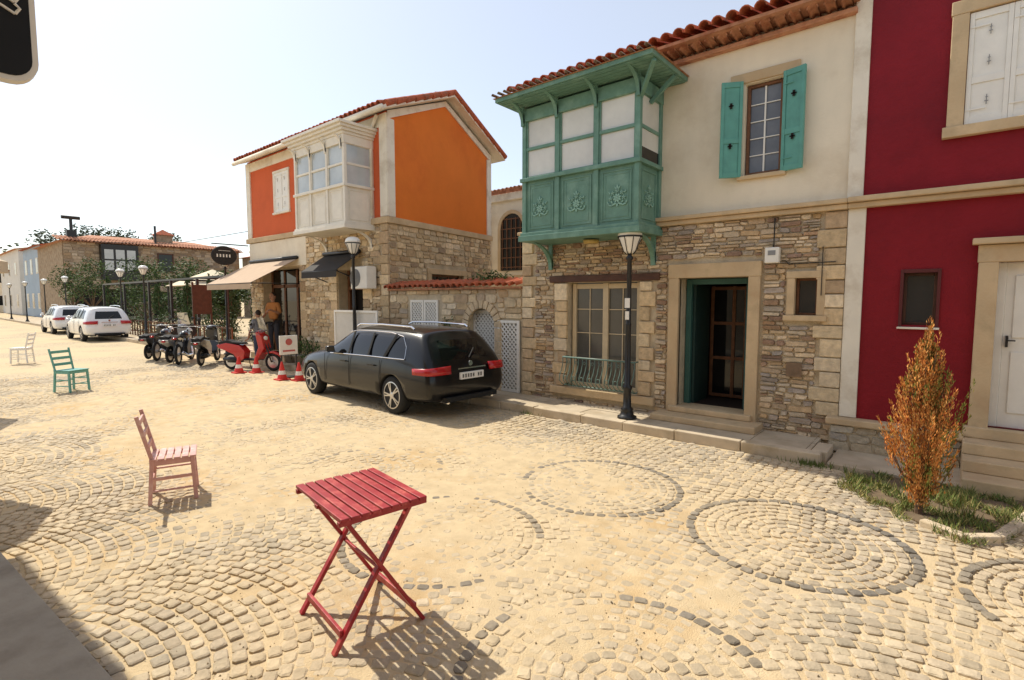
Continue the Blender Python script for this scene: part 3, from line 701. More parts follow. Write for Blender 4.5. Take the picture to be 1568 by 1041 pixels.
bracket(b,-12.6,6.85,Y,3.1,3.45,.08); bracket(b,-10.62,6.85,Y,3.1,3.45,.08); b.out("white_bay_brackets",M_lpaint,O)
surround("upper_window_surround",-15.33,-14.53,Y,4.38,5.5,.07,.03,M_white,O)
shutter("shutter_left",.4,1.12,M_wpaint,O,(-15.33,Y-.0,4.38),0,True); shutter("shutter_right",.4,1.12,M_wpaint,O,(-14.93,Y-.0,4.38),0,True)
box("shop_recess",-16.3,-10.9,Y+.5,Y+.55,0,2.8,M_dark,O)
b=B()
for x in (-16.28,-15.5,-14.75,-14.1): b.box(x,x+.09,Y+.25,Y+.32,0,2.72)
b.box(-16.28,-14.02,Y+.25,Y+.32,2.2,2.3); b.box(-16.28,-15.5,Y+.25,Y+.32,.0,.5)
b.box(-12.08,-12.0,Y+.25,Y+.32,0,2.6); b.box(-11.1,-11.02,Y+.25,Y+.32,0,2.6); b.box(-12.0,-11.1,Y+.25,Y+.32,2.1,2.18)
b.out("shop_joinery",M_woodb,O,bevel=.006)
box("shop_glass",-16.2,-14.1,Y+.28,Y+.285,.5,2.7,M_glassd,O)
quoins("shop_quoins_l",-14.0,-13.6,0,2.78,O,False,15,h=(.2,.3)); quoins("shop_quoins_m",-12.55,-12.12,0,2.78,O,True,16,h=(.2,.3)); quoins("shop_quoins_r",-10.98,-10.6,0,2.78,O,False,17,h=(.2,.3))
def awning(name,x0,x1,y0,y1,z0,z1,m):
    b=B(); n=8
    v=[];f=[]
    for i in range(n+1):
        x=x0+(x1-x0)*i/n
        for d in (0,-.012): v+= [(x,y1,z1+d),(x,y0,z0+d),(x,y0-.005,z0-.16+d)]
    for i in range(n):
        a=i*6;c=a+6; f+=[(a,a+1,c+1,c),(a+1,a+2,c+2,c+1),(a+3,c+3,c+4,a+4),(a+4,c+4,c+5,a+5)]
    b.add(v,f); e=b.out(name,m,O)
    b=B(); b.tube([(x0,y0+.02,z0-.02),(x1,y0+.02,z0-.02)],.025,8); b.tube([(x0+.05,y1,z1-.7),(x0+.05,y0+.02,z0-.02)],.015,6); b.tube([(x1-.05,y1,z1-.7),(x1-.05,y0+.02,z0-.02)],.015,6); b.tube([(x0,y1-.05,z1+.02),(x1,y1-.05,z1+.02)],.05,8)
    b.out(name+"_arms",M_iron,O,smooth=True)
awning("tan_awning",-16.9,-14.0,6.1,Y-.05,2.3,3.0,M_awn)
awning("dark_awning",-12.6,-11.0,6.75,Y-.05,2.55,3.0,M_black)
b=B(); b.box(-11.0,-10.35,Y-.36,Y-.08,2.1,2.62); b.out("air_conditioner",M_wpaint,O,bevel=.02)
b=B()
for k in range(6): 
    r=.03+.033*k; b.tube([(-10.8+r*math.cos(t*math.pi/10),Y-.375,2.36+r*math.sin(t*math.pi/10)) for t in range(21)],.004,4)
b.lathe([(0,0),(.21,0),(.21,.004),(0,.004)],n=24,M=Matrix.Translation((-10.8,Y-.362,2.36))@Matrix.Rotation(math.pi/2,4,'X'))
b.out("air_conditioner_grille",M_gry,O)
b=B()
for k in range(40): b.box(-11.45+k*.042,-11.425+k*.042,6.985,6.995,.15,1.55)
for z in (.11,1.55): b.box(-11.5,-9.75,6.96,7.0,z,z+.05)
for x in (-11.5,-10.63,-9.8): b.box(x,x+.05,6.96,6.984,.16,1.55)
b.out("white_picket_screen",M_wpaint,O)
b=B(); b.lathe([(0,-.03),(.36,-.03),(.38,0),(.36,.03),(0,.03)],n=28,M=Matrix.Translation((-17.25,6.75,3.2))@Matrix.Scale(.78,4,(0,0,1))@Matrix.Rotation(math.pi/2,4,'Y')); b.bar((-17.25,Y,3.55),(-17.25,6.4,3.55),.03); b.out("hanging_sign",M_black,O)
b=B()
for k in range(5): b.box(-17.215,-17.21,6.52+k*.09,6.56+k*.09,3.15,3.24)
b.box(-17.215,-17.21,6.58,6.92,3.34,3.352); b.out("hanging_sign_letters",M_wpaint,O)
# ---------------------------------------------------------------- cream house behind
C=empty("cream_house")
wall("front_wall",-14.5,-6.5,14,0,5.5,[(-12.25,-11.2,2.9,4.6)],M_cream,C,rev=.2)
rubble("stone_band",-12.6,-6.5,14,0,2.7,[],(.14,.24),(.2,.5),PALO,C,depth=.03,gap=.02,seed=41)
box("core",-14.5,-6.5,14.3,19,0,5.5,M_cream,C)
box("pilaster",-13.0,-12.72,13.95,14.02,0,5.2,M_white,C); box("cornice",-14.6,-6.4,13.9,14.02,5.25,5.5,M_white,C,bevel=.02)
tiles("roof_tiles",(-14.6,13.7,5.55),(1,0,0),(0,1,.15),44,.18,2.5,M_tileb,C,4,r=.06)
n=10; b=B()
pr=lambda r:[(-11.72+r*math.cos(math.pi*i/n),4.3+r*math.sin(math.pi*i/n)) for i in range(n+1)]
o=[(-11.72+.62,2.85)]+pr(.62)+[(-11.72-.62,2.85)]; i_=[(-11.72+.5,2.85)]+pr(.5)+[(-11.72-.5,2.85)]
vv=[(p[0],13.92,p[1]) for p in o]+[(p[0],13.92,p[1]) for p in i_]+[(p[0],14.0,p[1]) for p in i_]; m_=len(o)
b.add(vv,[(k,k+1,m_+k+1,m_+k) for k in range(m_-1)]+[(m_+k,m_+k+1,2*m_+k+1,2*m_+k) for k in range(m_-1)]); b.out("arched_window_surround",M_trim,C)
mesh("arched_window_pane",[(p[0],13.97,p[1]) for p in i_],[tuple(range(m_))],M_glassd,C)
b=B()
for k in range(5): b.box(-12.15+k*.2,-12.12+k*.2,13.94,13.96,2.9,4.65)
for k in range(6): b.box(-12.2,-11.24,13.942,13.958,2.95+k*.33,2.98+k*.33)
b.out("arched_window_bars",M_woodb,C)
# ---------------------------------------------------------------- camera-side building (out of view; eave slab added and shaped to shade the near pavement)
K=empty("corner_shop")
box("walls",-8.0,6.0,-8,-2.2,0,4.5,M_cream,K)
b=B(); b.add([(-8.75,-8.5,4.62),(6.5,-8.5,4.62),(6.5,.98,4.62),(-5.7,.76,4.62),(-8.75,.55,4.62),(-8.75,-8.5,4.74),(6.5,-8.5,4.74),(6.5,.98,4.74),(-5.7,.76,4.74),(-8.75,.55,4.74)],[(4,3,2,1,0),(5,6,7,8,9),(0,1,6,5),(1,2,7,6),(2,3,8,7),(3,4,9,8),(4,0,5,9)])
b.out("shading_eave_slab",M_white,K)
b=B()
for x in (-8.2,-6,-3.5,-1,1.5,4): b.bar((x,-2.2,3.9),(x,.3,4.6),.09)
b.out("eave_brackets",M_woodb,K)
# ---------------------------------------------------------------- street lamps
def lamp(x,y,h,z=0.11):
    e=empty("street_lamp",(x,y,z))
    b=B(); b.lathe([(.14,0),(.14,.03),(.10,.05),(.085,.12),(.095,.14),(.06,.17),(.055,.42),(.07,.44),(.07,.47),(.045,.50),(.038,h*.5),(.045,h*.5+.02),(.036,h*.5+.04),(.032,h-.42),(.05,h-.40),(.05,h-.37),(.03,h-.35),(.03,h-.30)],n=16)
    b.out("post",M_iron,e,smooth=True)
    b=B(); b.lathe([(.05,h-.32),(.085,h-.29),(.145,h-.13),(.16,h-.11),(.162,h-.09)],n=24); b.lathe([(.172,h-.075),(.172,h-.04),(.155,h+.005),(.11,h+.045),(.05,h+.062),(.0,h+.065)],n=24)
    b.out("lantern_glass",M_lampw,e,smooth=True)
    b=B(); b.lathe([(.16,h-.095),(.178,h-.093),(.178,h-.075),(.16,h-.073)],n=24)
    for k in range(8):
        a=k*math.pi/4; b.tube([(.052*math.cos(a),.052*math.sin(a),h-.33),(.09*math.cos(a),.09*math.sin(a),h-.29),(.152*math.cos(a),.152*math.sin(a),h-.13),(.17*math.cos(a),.17*math.sin(a),h-.09)],.006,5)
    b.out("lantern_cage",M_iron,e,smooth=True)
    return e
L1=lamp(-3.58,6.9,2.72)
for q in ((-10.5,6.88,3.10),(-17.6,6.9,3.1),(-26,6.95,3.1),(-29.6,7.0,3.1),(-41.4,7,3.1),(-48,7,3.1),(-55.8,7,3.1),(-64,7,3.1)): lamp(*q)
b=B(); b.box(-.04,.04,-.05,-.046,1.62,1.76); b.box(-.03,.03,-.05,-.046,1.45,1.57); b.out("stickers",M_wpaint,L1)
# ---------------------------------------------------------------- car
def car(name,loc,rz,paint,sz=1.0,sx=1.0):
    e=empty(name,loc,rz); e.scale=(sx,sx,sz)
    S=[
     [(.10,.60,.27),(.03,.74,.33),(.0,.80,.58),(.09,.755,.90),(.40,.60,1.24),(.47,.50,1.335),(.48,0,1.35)],
     [(.16,.68,.24),(.12,.80,.32),(.10,.845,.58),(.18,.80,.905),(.48,.64,1.255),(.55,.53,1.35),(.56,0,1.37)],
     [(.45,.74,.22),(.45,.855,.30),(.45,.872,.58),(.50,.835,.905),(.72,.665,1.275),(.75,.55,1.365),(.75,0,1.39)],
     [(.98,.74,.20),(.98,.86,.28),(.98,.875,.58),(.98,.845,.90),(1.08,.68,1.285),(1.1,.56,1.375),(1.1,0,1.405)],
     [(1.62,.74,.20),(1.62,.86,.27),(1.62,.87,.57),(1.62,.845,.89),(1.66,.685,1.29),(1.66,.565,1.385),(1.66,0,1.415)],
     [(2.2,.74,.20),(2.2,.86,.27),(2.2,.87,.57),(2.2,.845,.88),(2.2,.685,1.285),(2.2,.565,1.38),(2.2,0,1.41)],
     [(2.75,.74,.20),(2.75,.86,.27),(2.78,.87,.56),(2.86,.84,.87),(2.58,.665,1.25),(2.55,.55,1.34),(2.5,0,1.375)],
     [(3.15,.74,.20),(3.15,.86,.27),(3.2,.87,.56),(3.28,.83,.85),(3.18,.70,.92),(3.22,.55,.945),(3.28,0,.96)],
     [(3.69,.74,.20),(3.69,.86,.28),(3.69,.872,.56),(3.69,.80,.80),(3.69,.68,.855),(3.69,.5,.88),(3.69,0,.89)],
     [(4.15,.72,.22),(4.15,.83,.30),(4.17,.84,.54),(4.15,.75,.73),(4.15,.62,.78),(4.15,.46,.80),(4.15,0,.81)],
     [(4.40,.60,.24),(4.44,.70,.31),(4.46,.72,.5),(4.40,.64,.66),(4.38,.54,.70),(4.36,.4,.72),(4.36,0,.73)],
     [(4.46,.45,.26),(4.53,.54,.32),(4.55,.55,.48),(4.48,.5,.63),(4.45,.44,.66),(4.42,.33,.68),(4.42,0,.69)]]
    v=[];f=[];fm=[]
    def idx(i,j,s):
        if j==6: return i*13+12
        return i*13+j*2+(0 if s>0 else 1)
    for st_ in S:
        for j,(x,w,z) in enumerate(st_):
            if j<6: v.append((x,w,z)); v.append((x,-w,z))
            else: v.append((x,0,z))
    n=len(S)
    for i in range(n-1):
        for s in (1,-1):
            for j in range(6):
                q=[idx(i,j,s),idx(i+1,j,s),idx(i+1,j+1,s),idx(i,j+1,s)]
                if s<0: q=q[::-1]
                f.append(tuple(q)); g=0
                if j==3 and 2<=i<=5: g=1
                if i==6 and j in(4,5): g=1
                if i==6 and j==3: g=1
                fm.append(g)
        f.append((idx(i,0,-1),idx(i+1,0,-1),idx(i+1,0,1),idx(i,0,1))); fm.append(2)
    for i,rev in ((0,False),(n-1,True)):
        for j in range(6):
            if j==5: q=[idx(i,5,1),idx(i,6,1),idx(i,5,-1)]
            else: q=[idx(i,j,1),idx(i,j+1,1),idx(i,j+1,-1),idx(i,j,-1)]
            if rev: q=q[::-1]
            f.append(tuple(q)); fm.append(1 if (i==0 and j==3) else 0)
    o=mesh("body",v,f,None,e,smooth=True,mats=[paint,M_glassd,M_rub],fm=fm)
    bpy.context.view_layer.objects.active=o
    sm=o.modifiers.new("s",'SUBSURF'); sm.levels=2; sm.render_levels=2
    for k,(xw) in enumerate((.98,3.69)):
        b=B(); b.lathe([(.345,-1.2),(.345,1.2)],(xw,0,.31),28,Matrix.Rotation(math.pi/2,4,'X'))
        c=b.out("arch_cut",M_rub,e); c.hide_render=True; c.hide_viewport=True
        bm=o.modifiers.new("c",'BOOLEAN'); bm.object=c; bm.operation='DIFFERENCE'; bm.solver='EXACT'
    dg=bpy.context.evaluated_depsgraph_get(); me=bpy.data.meshes.new_from_object(o.evaluated_get(dg)); o.modifiers.clear(); o.data=me
    for c in [c for c in e.children if c.name.startswith("arch_cut")]: bpy.data.objects.remove(c)
    b=B(); b.box(.5,4.1,-.60,.60,.2,.62); b.out("underbody",M_rub,e)
    for xw in (.98,3.69):
        for s in (1,-1):
            Mw=Matrix.Translation((xw,s*.76,.31))@Matrix.Rotation(-s*math.pi/2,4,'X')
            b=B(); b.lathe([(.20,-.09),(.27,-.10),(.305,-.08),(.312,-.03),(.312,.03),(.305,.075),(.27,.095),(.215,.09)],n=32,M=Mw); b.out("tyre",M_rub,e,smooth=True)
            b=B(); b.lathe([(.215,.085),(.222,.095),(.205,.098),(.198,.06),(.198,-.05)],n=32,M=Mw)
            for k in range(5):
                for d in (-.13,.13):
                    a=k*2*math.pi/5+d; a2=k*2*math.pi/5+d*.6
                    b.bar(Mw@Vector((.03*math.cos(a2),.03*math.sin(a2),.088)),Mw@Vector((.205*math.cos(a),.205*math.sin(a),.085)),.022,.03,up=tuple((Mw.to_3x3()@Vector((0,0,1)))))
            b.lathe([(.0,.07),(.055,.07),(.055,.098),(.03,.104),(0,.104)],n=16,M=Mw); b.out("rim",M_alu,e)
            b=B(); b.lathe([(0,.0),(.2,.0),(.2,.02),(0,.02)],n=24,M=Mw); b.out("brake",M_rub,e)
    b=B()
    for s in (1,-1):
        b.tube([(.72,s*.575,1.375),(.80,s*.58,1.415),(1.6,s*.585,1.43),(2.3,s*.58,1.415),(2.42,s*.57,1.375)],.016,8)
        b.tube([(.66,s*.83,.915),(1.0,s*.85,.912),(1.6,s*.853,.905),(2.3,s*.853,.89),(2.95,s*.84,.87)],.008,6)
        b.tube([(.66,s*.82,.92),(.72,s*.74,1.10),(.86,s*.685,1.26),(1.2,s*.675,1.31),(1.7,s*.68,1.318),(2.2,s*.68,1.312),(2.5,s*.67,1.27)],.006,6)
    b.box(-.012,.01,-.30,.30,.765,.785)
    b.out("chrome_trim",M_chr,e,smooth=False)
    b=B()
    for s in (1,-1):
        for x in (1.45,2.35): b.bar((x,s*.877,.76),(x+.19,s*.877,.76),.016,.022)
    b.out("door_handles",paint,e)
    b=B()
    for s in (1,-1):
        for x in (1.66,2.28): b.bar((x,s*.852,.9),(x+.02,s*.69,1.29),.05,.012,up=(0,1,0))
        b.bar((1.2,s*.852,.9),(1.02,s*.69,1.29),.05,.012,up=(0,1,0))
        for x in (1.30,2.26,3.12):
            b.bar((x,s*.868,.34),(x,s*.8785,.58),.007,.006); b.bar((x,s*.8785,.58),(x+.01,s*.856,.86),.007,.006)
    b.bar((.045,.02,.93),(.2,-.22,1.06),.014); b.box(-.02,.08,-.55,.55,.27,.34)
    b.out("black_trim",M_rub,e)
    b=B()
    for s in (1,-1):
        vv=[(2.72,s*.86,.90),(2.86,s*.86,.90),(2.90,s*1.0,.90),(2.78,s*1.0,.90),(2.72,s*.88,1.02),(2.84,s*.88,1.02),(2.86,s*.99,1.01),(2.77,s*.99,1.01)]
        b.add(vv,[(0,1,2,3),(4,5,6,7),(0,1,5,4),(1,2,6,5),(2,3,7,6),(3,0,4,7)])
    b.out("mirrors",paint,e,bevel=.02)
    b=B()
    for s in (1,-1):
        pr=[(-.004,.42),(-.002,.60),(.012,.72),(.05,.795),(.12,.835),(.30,.862),(.36,.868)]
        vv=[]
        for k,(x,w) in enumerate(pr):
            t=1-k/len(pr)*.35; vv+=[(x+.035-.012,s*(w+.006),.70),(x+.06-.012,s*(w+.002-.01),.70+.13*t)]
        b.add(vv,[(2*k,2*k+2,2*k+3,2*k+1) for k in range(len(pr)-1)])
    oo=b.out("tail_lamps",M_taill,e,smooth=True); sd=oo.modifiers.new("s",'SOLIDIFY'); sd.thickness=.03; sd.offset=0
    b=B(); b.box(-.02,.02,-.25,.25,.60,.71); b.out("number_plate",M_plate,e,bevel=.006)
    b=B()
    for k in range(8):
        if k in (2,): continue
        y=-.2+k*.055; b.box(-.024,-.021,y,y+.012,.625,.685); b.box(-.024,-.021,y+.02,y+.03,.625,.685); b.box(-.0235,-.021,y+.012,y+.02,.65 if k%2 else .673,.66 if k%2 else .683)
    b.out("plate_characters",M_black,e)
    b=B(); 
    for s in (1,-1): b.tube([(.02,s*.48,.27),(.2,s*.48,.27)],.035,10)
    b.lathe([(.03,0),(.042,0),(.042,.01),(.03,.01)],n=16,M=Matrix.Translation((.035,0,.84))@Matrix.Rotation(-math.pi/2,4,'Y')); b.out("exhausts_and_badge",M_chr,e)
    return e
P_black=mat("black_car_paint",(.005,.005,.006),.3,.05,5,0,coat=.4,spec=.25)
P_white=mat("white_car_paint",(.75,.75,.74),.3,.03,5,0,coat=1,spec=.5)
P_grey=mat("silver_car_paint",(.35,.36,.37),.3,.03,5,0,coat=1,metal=.5)
a=math.pi-.045
car("parked_car",(-6.82+.98*1.0,6.0-.045*.98,-.004),a,P_black)
car("parked_car",(-28.9,6.35,-.03),math.pi,P_white,1.12,1.0)
car("parked_car",(-36.5,6.5,-.03),math.pi,P_white,1.12,1.0)
car("parked_car",(-75,6.2,-.03),math.pi,P_grey,1.05,1.0)
car("parked_car",(-88,5.2,-.03),math.pi,P_white,1.05,1.0)
# ---------------------------------------------------------------- furniture
T=empty("folding_table",(-2.57,1.69,0),math.radians(-9))
b=B(); a_=.33;c_=.255; ns=9; w=2*c_/ns
for k in range(ns):
    y=-c_+k*w; b.box(-a_+R.uniform(-.002,.002),a_+R.uniform(-.002,.002),y+.005,y+w-.006,.733+R.uniform(-.001,.001),.75+R.uniform(-.0015,.0015))
b.box(-a_+.012,-a_+.042,-c_,c_,.705,.731); b.box(a_-.042,a_-.012,-c_,c_,.705,.731); b.box(-.02,.02,-c_,c_,.71,.731)
b.out("slatted_top",M_rtab,T,bevel=.003)
b=B()
for x in (-.265,.265):
    b.bar((x,-.20,.705),(x,.25,.0),.022,.036,up=(1,0,0))
    x2=x+(.026 if x<0 else -.026); b.bar((x2,.20,.705),(x2,-.27,.0),.022,.036,up=(1,0,0))
b.box(-.24,.24,-.235,-.215,.075,.115); b.box(-.265,.265,.19,.21,.07,.11); b.bar((-.265,.0,.375),(.265,.0,.375),.016); b.box(-.24,.24,.165,.185,.66,.69); b.box(-.26,.26,-.19,-.17,.66,.69)
b.out("crossed_legs",M_rtab,T,bevel=.003)
def chair(x,y,rz,m,s=1.0,h=.84):
    e=empty("wooden_chair",(x,y,0),rz,s); b=B(); W_=.19; D_=.18
    for sx in (-1,1):
        b.bar((sx*W_,-D_,0.0),(sx*W_*.93,-D_+.03,.42),.032); b.bar((sx*W_*.93,-D_+.03,.42),(sx*W_,-D_-.07,h),.032,.024)
        b.bar((sx*W_,D_+.01,0),(sx*W_*.95,D_-.01,.41),.034)
        for z in (.12,.24): b.bar((sx*W_*.97,-D_+.015,z),(sx*W_*.97,D_,z),.018)
        b.bar((sx*W_*.95,-D_+.02,.385),(sx*W_*.95,D_,.385),.02,.05)
    b.bar((-W_,D_,.385),(W_,D_,.385),.02,.05); b.bar((-W_,-D_+.02,.385),(W_,-D_+.02,.385),.02,.05)
    for z in (.16,.28): b.bar((-W_,D_,z),(W_,D_,z),.018)
    b.bar((-W_,-D_+.015,.2),(W_,-D_+.015,.2),.018)
    for k in range(6): yy=-D_+.01+k*.064; b.box(-W_-.015,W_+.015,yy,yy+.054,.412,.428)
    for k,z in enumerate((.53,.65,.77)):
        y=-D_-.07*(z-.42)/(h-.42)+.03*(1-(z-.42)/(h-.42)); b.box(-W_+.01,W_-.01,y-.009,y+.009,z-.025,z+.03)
    b.out("frame",m,e,bevel=.004); return e
chair(-5.56,1.64,math.radians(-20),M_pink,.97)
chair(-13.6,2.3,math.radians(-60),M_grn,1.03)
chair(-20.8,2.45,math.radians(150),M_wpaint,1.05)
def shadow_parasol(x,y,r=.9,z=2.25):
    e=empty("offscreen_shadow_umbrella",(x,y,.0)); b=B(); b.tube([(0,0,0.06),(0,0,z+.35)],.022,8); b.lathe([(.25,.06),(.25,.12),(.04,.14)],n=12); b.out("pole",M_iron,e)
    b=B(); b.lathe([(r,z-.12),(r,z),(r*.5,z+.2),(.02,z+.35)],n=8); b.out("canopy",mat("canvas",(.6,.5,.36),.9,.1,4,0),e)
shadow_parasol(-7.75,-.05); shadow_parasol(-12.7,.3,.9,2.3)  # out-of-view umbrellas, added for the shadows they cast on the street
e=empty("shop_sign",(-3.07,.065,-.03))
def rrect(w,h,r,n=6):
    pts=[]
    for cx,cz,a0 in ((w/2-r,h/2-r,0),(-w/2+r,h/2-r,90),(-w/2+r,-h/2+r,180),(w/2-r,-h/2+r,270)):
        for k in range(n+1): a=math.radians(a0+90*k/n); pts.append((cx+r*math.cos(a),cz+r*math.sin(a)))
    return pts
def plate(w,h,r,x0,x1,yc,zc):
    p=rrect(w,h,r); n=len(p); v=[(x0,yc+a,zc+c) for a,c in p]+[(x1,yc+a,zc+c) for a,c in p]
    return v,[tuple(range(n))[::-1],tuple(range(n,2*n))]+[(i,(i+1)%n,n+(i+1)%n,n+i) for i in range(n)]
v,f=plate(.64,.84,.09,-.03,.03,.09,3.21); mesh("panel_border",v,f,M_wpaint,e)
v,f=plate(.60,.80,.075,-.034,.034,.09,3.21); mesh("panel_face",v,f,mat("sign_black",(.012,.012,.013),.5,.05,4,0,spec=.2),e)
b=B()
for k in range(4):
    pts=[(.040,.345-.26*t/8*(1-.13*k),3.06+.045*k+.05*math.sin(t/8*2.6)) for t in range(9)]
    b.tube(pts,.006,5); b.tube([(.040,.345,3.06+.045*k),(.040,.36,3.085+.045*k),(.040,.345,3.10+.045*k)],.006,5)
b.out("wing_emblem",M_wpaint,e); b=B(); b.bar((0,-2.2,3.68),(0,.35,3.68),.03); b.box(-.01,.01,-.1,-.08,3.6,3.68); b.box(-.01,.01,.26,.28,3.6,3.68); b.out("bracket",M_iron,e)
def cone(x,y):
    e=empty("traffic_cone",(x,y,0)); b=B(); b.box(-.14,.14,-.14,.14,0,.03); b.lathe([(.11,.03),(.085,.13)],n=16); b.lathe([(.065,.22),(.045,.31)],n=16); b.lathe([(.045,.311),(.02,.42),(.015,.42)],n=16); b.out("cone_body",M_cone,e)
    b=B(); b.lathe([(.0851,.1301),(.0649,.2199)],n=16); b.out("white_band",M_wpaint,e)
cone(-11.75,5.75); cone(-11.35,5.95); cone(-13.7,5.6); cone(-13.4,5.9)
e=empty("notice_board",(-12.0,6.05,0)); b=B(); b.box(-.02,.02,-.22,.22,.55,1.0); b.out("panel",M_wpaint,e,bevel=.01)
b=B(); b.lathe([(0,0),(.08,0),(.08,.01),(0,.01)],n=16,M=Matrix.Translation((.022,0,.85))@Matrix.Rotation(math.pi/2,4,'Y')); b.box(.021,.024,-.15,.15,.62,.66); b.out("print",mat("pale_red",(.5,.12,.1),.6,.1,5,0),e)
b=B(); b.bar((0,-.18,0),(0,-.18,.56),.025); b.bar((0,.18,0),(0,.18,.56),.025); b.box(-.12,.12,-.2,.2,0,.03); b.out("legs",M_iron,e)
# ---------------------------------------------------------------- scooters and motorcycles
def ell(b,c,r,n=12,m=8,M=None):
    v=[];f=[]
    for i in range(m+1):
        th=math.pi*i/m
        for j in range(n):
            ph=2*math.pi*j/n; p=Vector((r[0]*math.sin(th)*math.cos(ph),r[1]*math.sin(th)*math.sin(ph),r[2]*math.cos(th)))
            if M is not None: p=M@p
            v.append(p+Vector(c))
    for i in range(m):
        for j in range(n): f.append((i*n+j,(i+1)*n+j,(i+1)*n+(j+1)%n,i*n+(j+1)%n))
    b.add(v,f)
def plate2(b,pts,w):
    n=len(pts); v=[(x,-w,z) for x,z in pts]+[(x,w,z) for x,z in pts]
    b.add(v,[tuple(range(n))[::-1],tuple(range(n,2*n))]+[(i,(i+1)%n,n+(i+1)%n,n+i) for i in range(n)])
def wheels(e,wb,r,tw,spk=True):
    Rx=Matrix.Rotation(math.pi/2,4,'X')
    b=B(); b2=B()
    for xw in (0,wb):
        n=28; v=[];f=[]
        for i in range(n):
            a=2*math.pi*i/n
            for j in range(8):
                c=2*math.pi*j/8; rr_=r-tw+tw*math.cos(c); v.append((xw+rr_*math.cos(a),tw*.8*math.sin(c),r+rr_*math.sin(a)))
        for i in range(n):
            for j in range(8): f.append((i*8+j,((i+1)%n)*8+j,((i+1)%n)*8+(j+1)%8,i*8+(j+1)%8))
        b.add(v,f)
        for k in range(6):
            a=k*math.pi/3; b2.bar((xw,0,r),(xw+(r-tw*1.9)*math.cos(a),0,r+(r-tw*1.9)*math.sin(a)),.022,.014)
        b2.lathe([(0,-.04),(.05,-.04),(.05,.04),(0,.04)],(xw,0,r),12,Rx); b2.lathe([(r-tw*2.2,-.02),(r-tw*1.7,-.02),(r-tw*1.7,.02),(r-tw*2.2,.02)],(xw,0,r),24,Rx)
    b.out("tyres",M_rub,e,smooth=True); b2.out("wheels",M_alu,e)
def scooter(x,y,rz,pm,s=1.0,screen=False):
    e=empty("motor_scooter",(x,y,0),rz,s); wheels(e,1.25,.235,.045)
    b=B()
    plate2(b,[(-.30,.58),(-.34,.66),(-.05,.72),(.35,.66),(.50,.50),(.46,.30),(.30,.24),(.16,.42),(-.05,.50)],.12)
    plate2(b,[(.88,.28),(.80,.32),(.93,.62),(.86,.93),(.93,.98),(1.04,.90),(1.10,.60),(1.0,.45)],.15)
    plate2(b,[(1.02,.44),(1.10,.50),(1.28,.53),(1.44,.46),(1.50,.36),(1.42,.42),(1.25,.47)],.055)
    ell(b,(.89,0,.985),(.12,.13,.07))
    b.out("bodywork",pm,e,bevel=.03)
    b=B(); plate2(b,[(-.30,.67),(-.28,.74),(0,.80),(.12,.75),(.40,.74),(.46,.68),(.2,.70)],.115); b.box(.42,.86,-.12,.12,.27,.31)
    b.out("seat_and_floor",M_rub,e,bevel=.02)
    b=B(); b.tube([(.84,-.33,1.02),(.9,-.12,1.02),(.9,.12,1.02),(.84,.33,1.02)],.014,8)
    for s_ in (-1,1): b.tube([(1.25,s_*.07,.235),(1.06,s_*.05,.72)],.018,8); b.tube([(.88,s_*.2,1.03),(.86,s_*.27,1.2)],.006,6); ell(b,(.86,s_*.29,1.22),(.012,.05,.035))
    b.tube([(.45,.1,.25),(.42,.22,.0)],.012,6); b.tube([(-.12,-.13,.3),(.25,-.12,.26)],.04,10); b.tube([(-.25,-.1,.72),(-.4,-.08,.76),(-.4,.08,.76),(-.25,.1,.72)],.012,6); b.box(-.05,.3,-.09,.09,.2,.34)
    b.out("bars_and_exhaust",M_iron,e,smooth=True)
    b=B(); ell(b,(1.045,0,.85),(.03,.08,.06)); b.out("headlamp",M_lampw,e,smooth=True)
    b=B(); ell(b,(-.33,0,.62),(.03,.06,.03)); b.out("rear_lamp",M_taill,e,smooth=True)
    if screen:
        mesh("windscreen",[(1.0,-.17,1.0),(1.0,.17,1.0),(.88,.13,1.38),(.88,-.13,1.38)],[(0,1,2,3)],mat("screen_plastic",(.3,.32,.33),.1,.05,4,0,trans=.7),e)
    return e
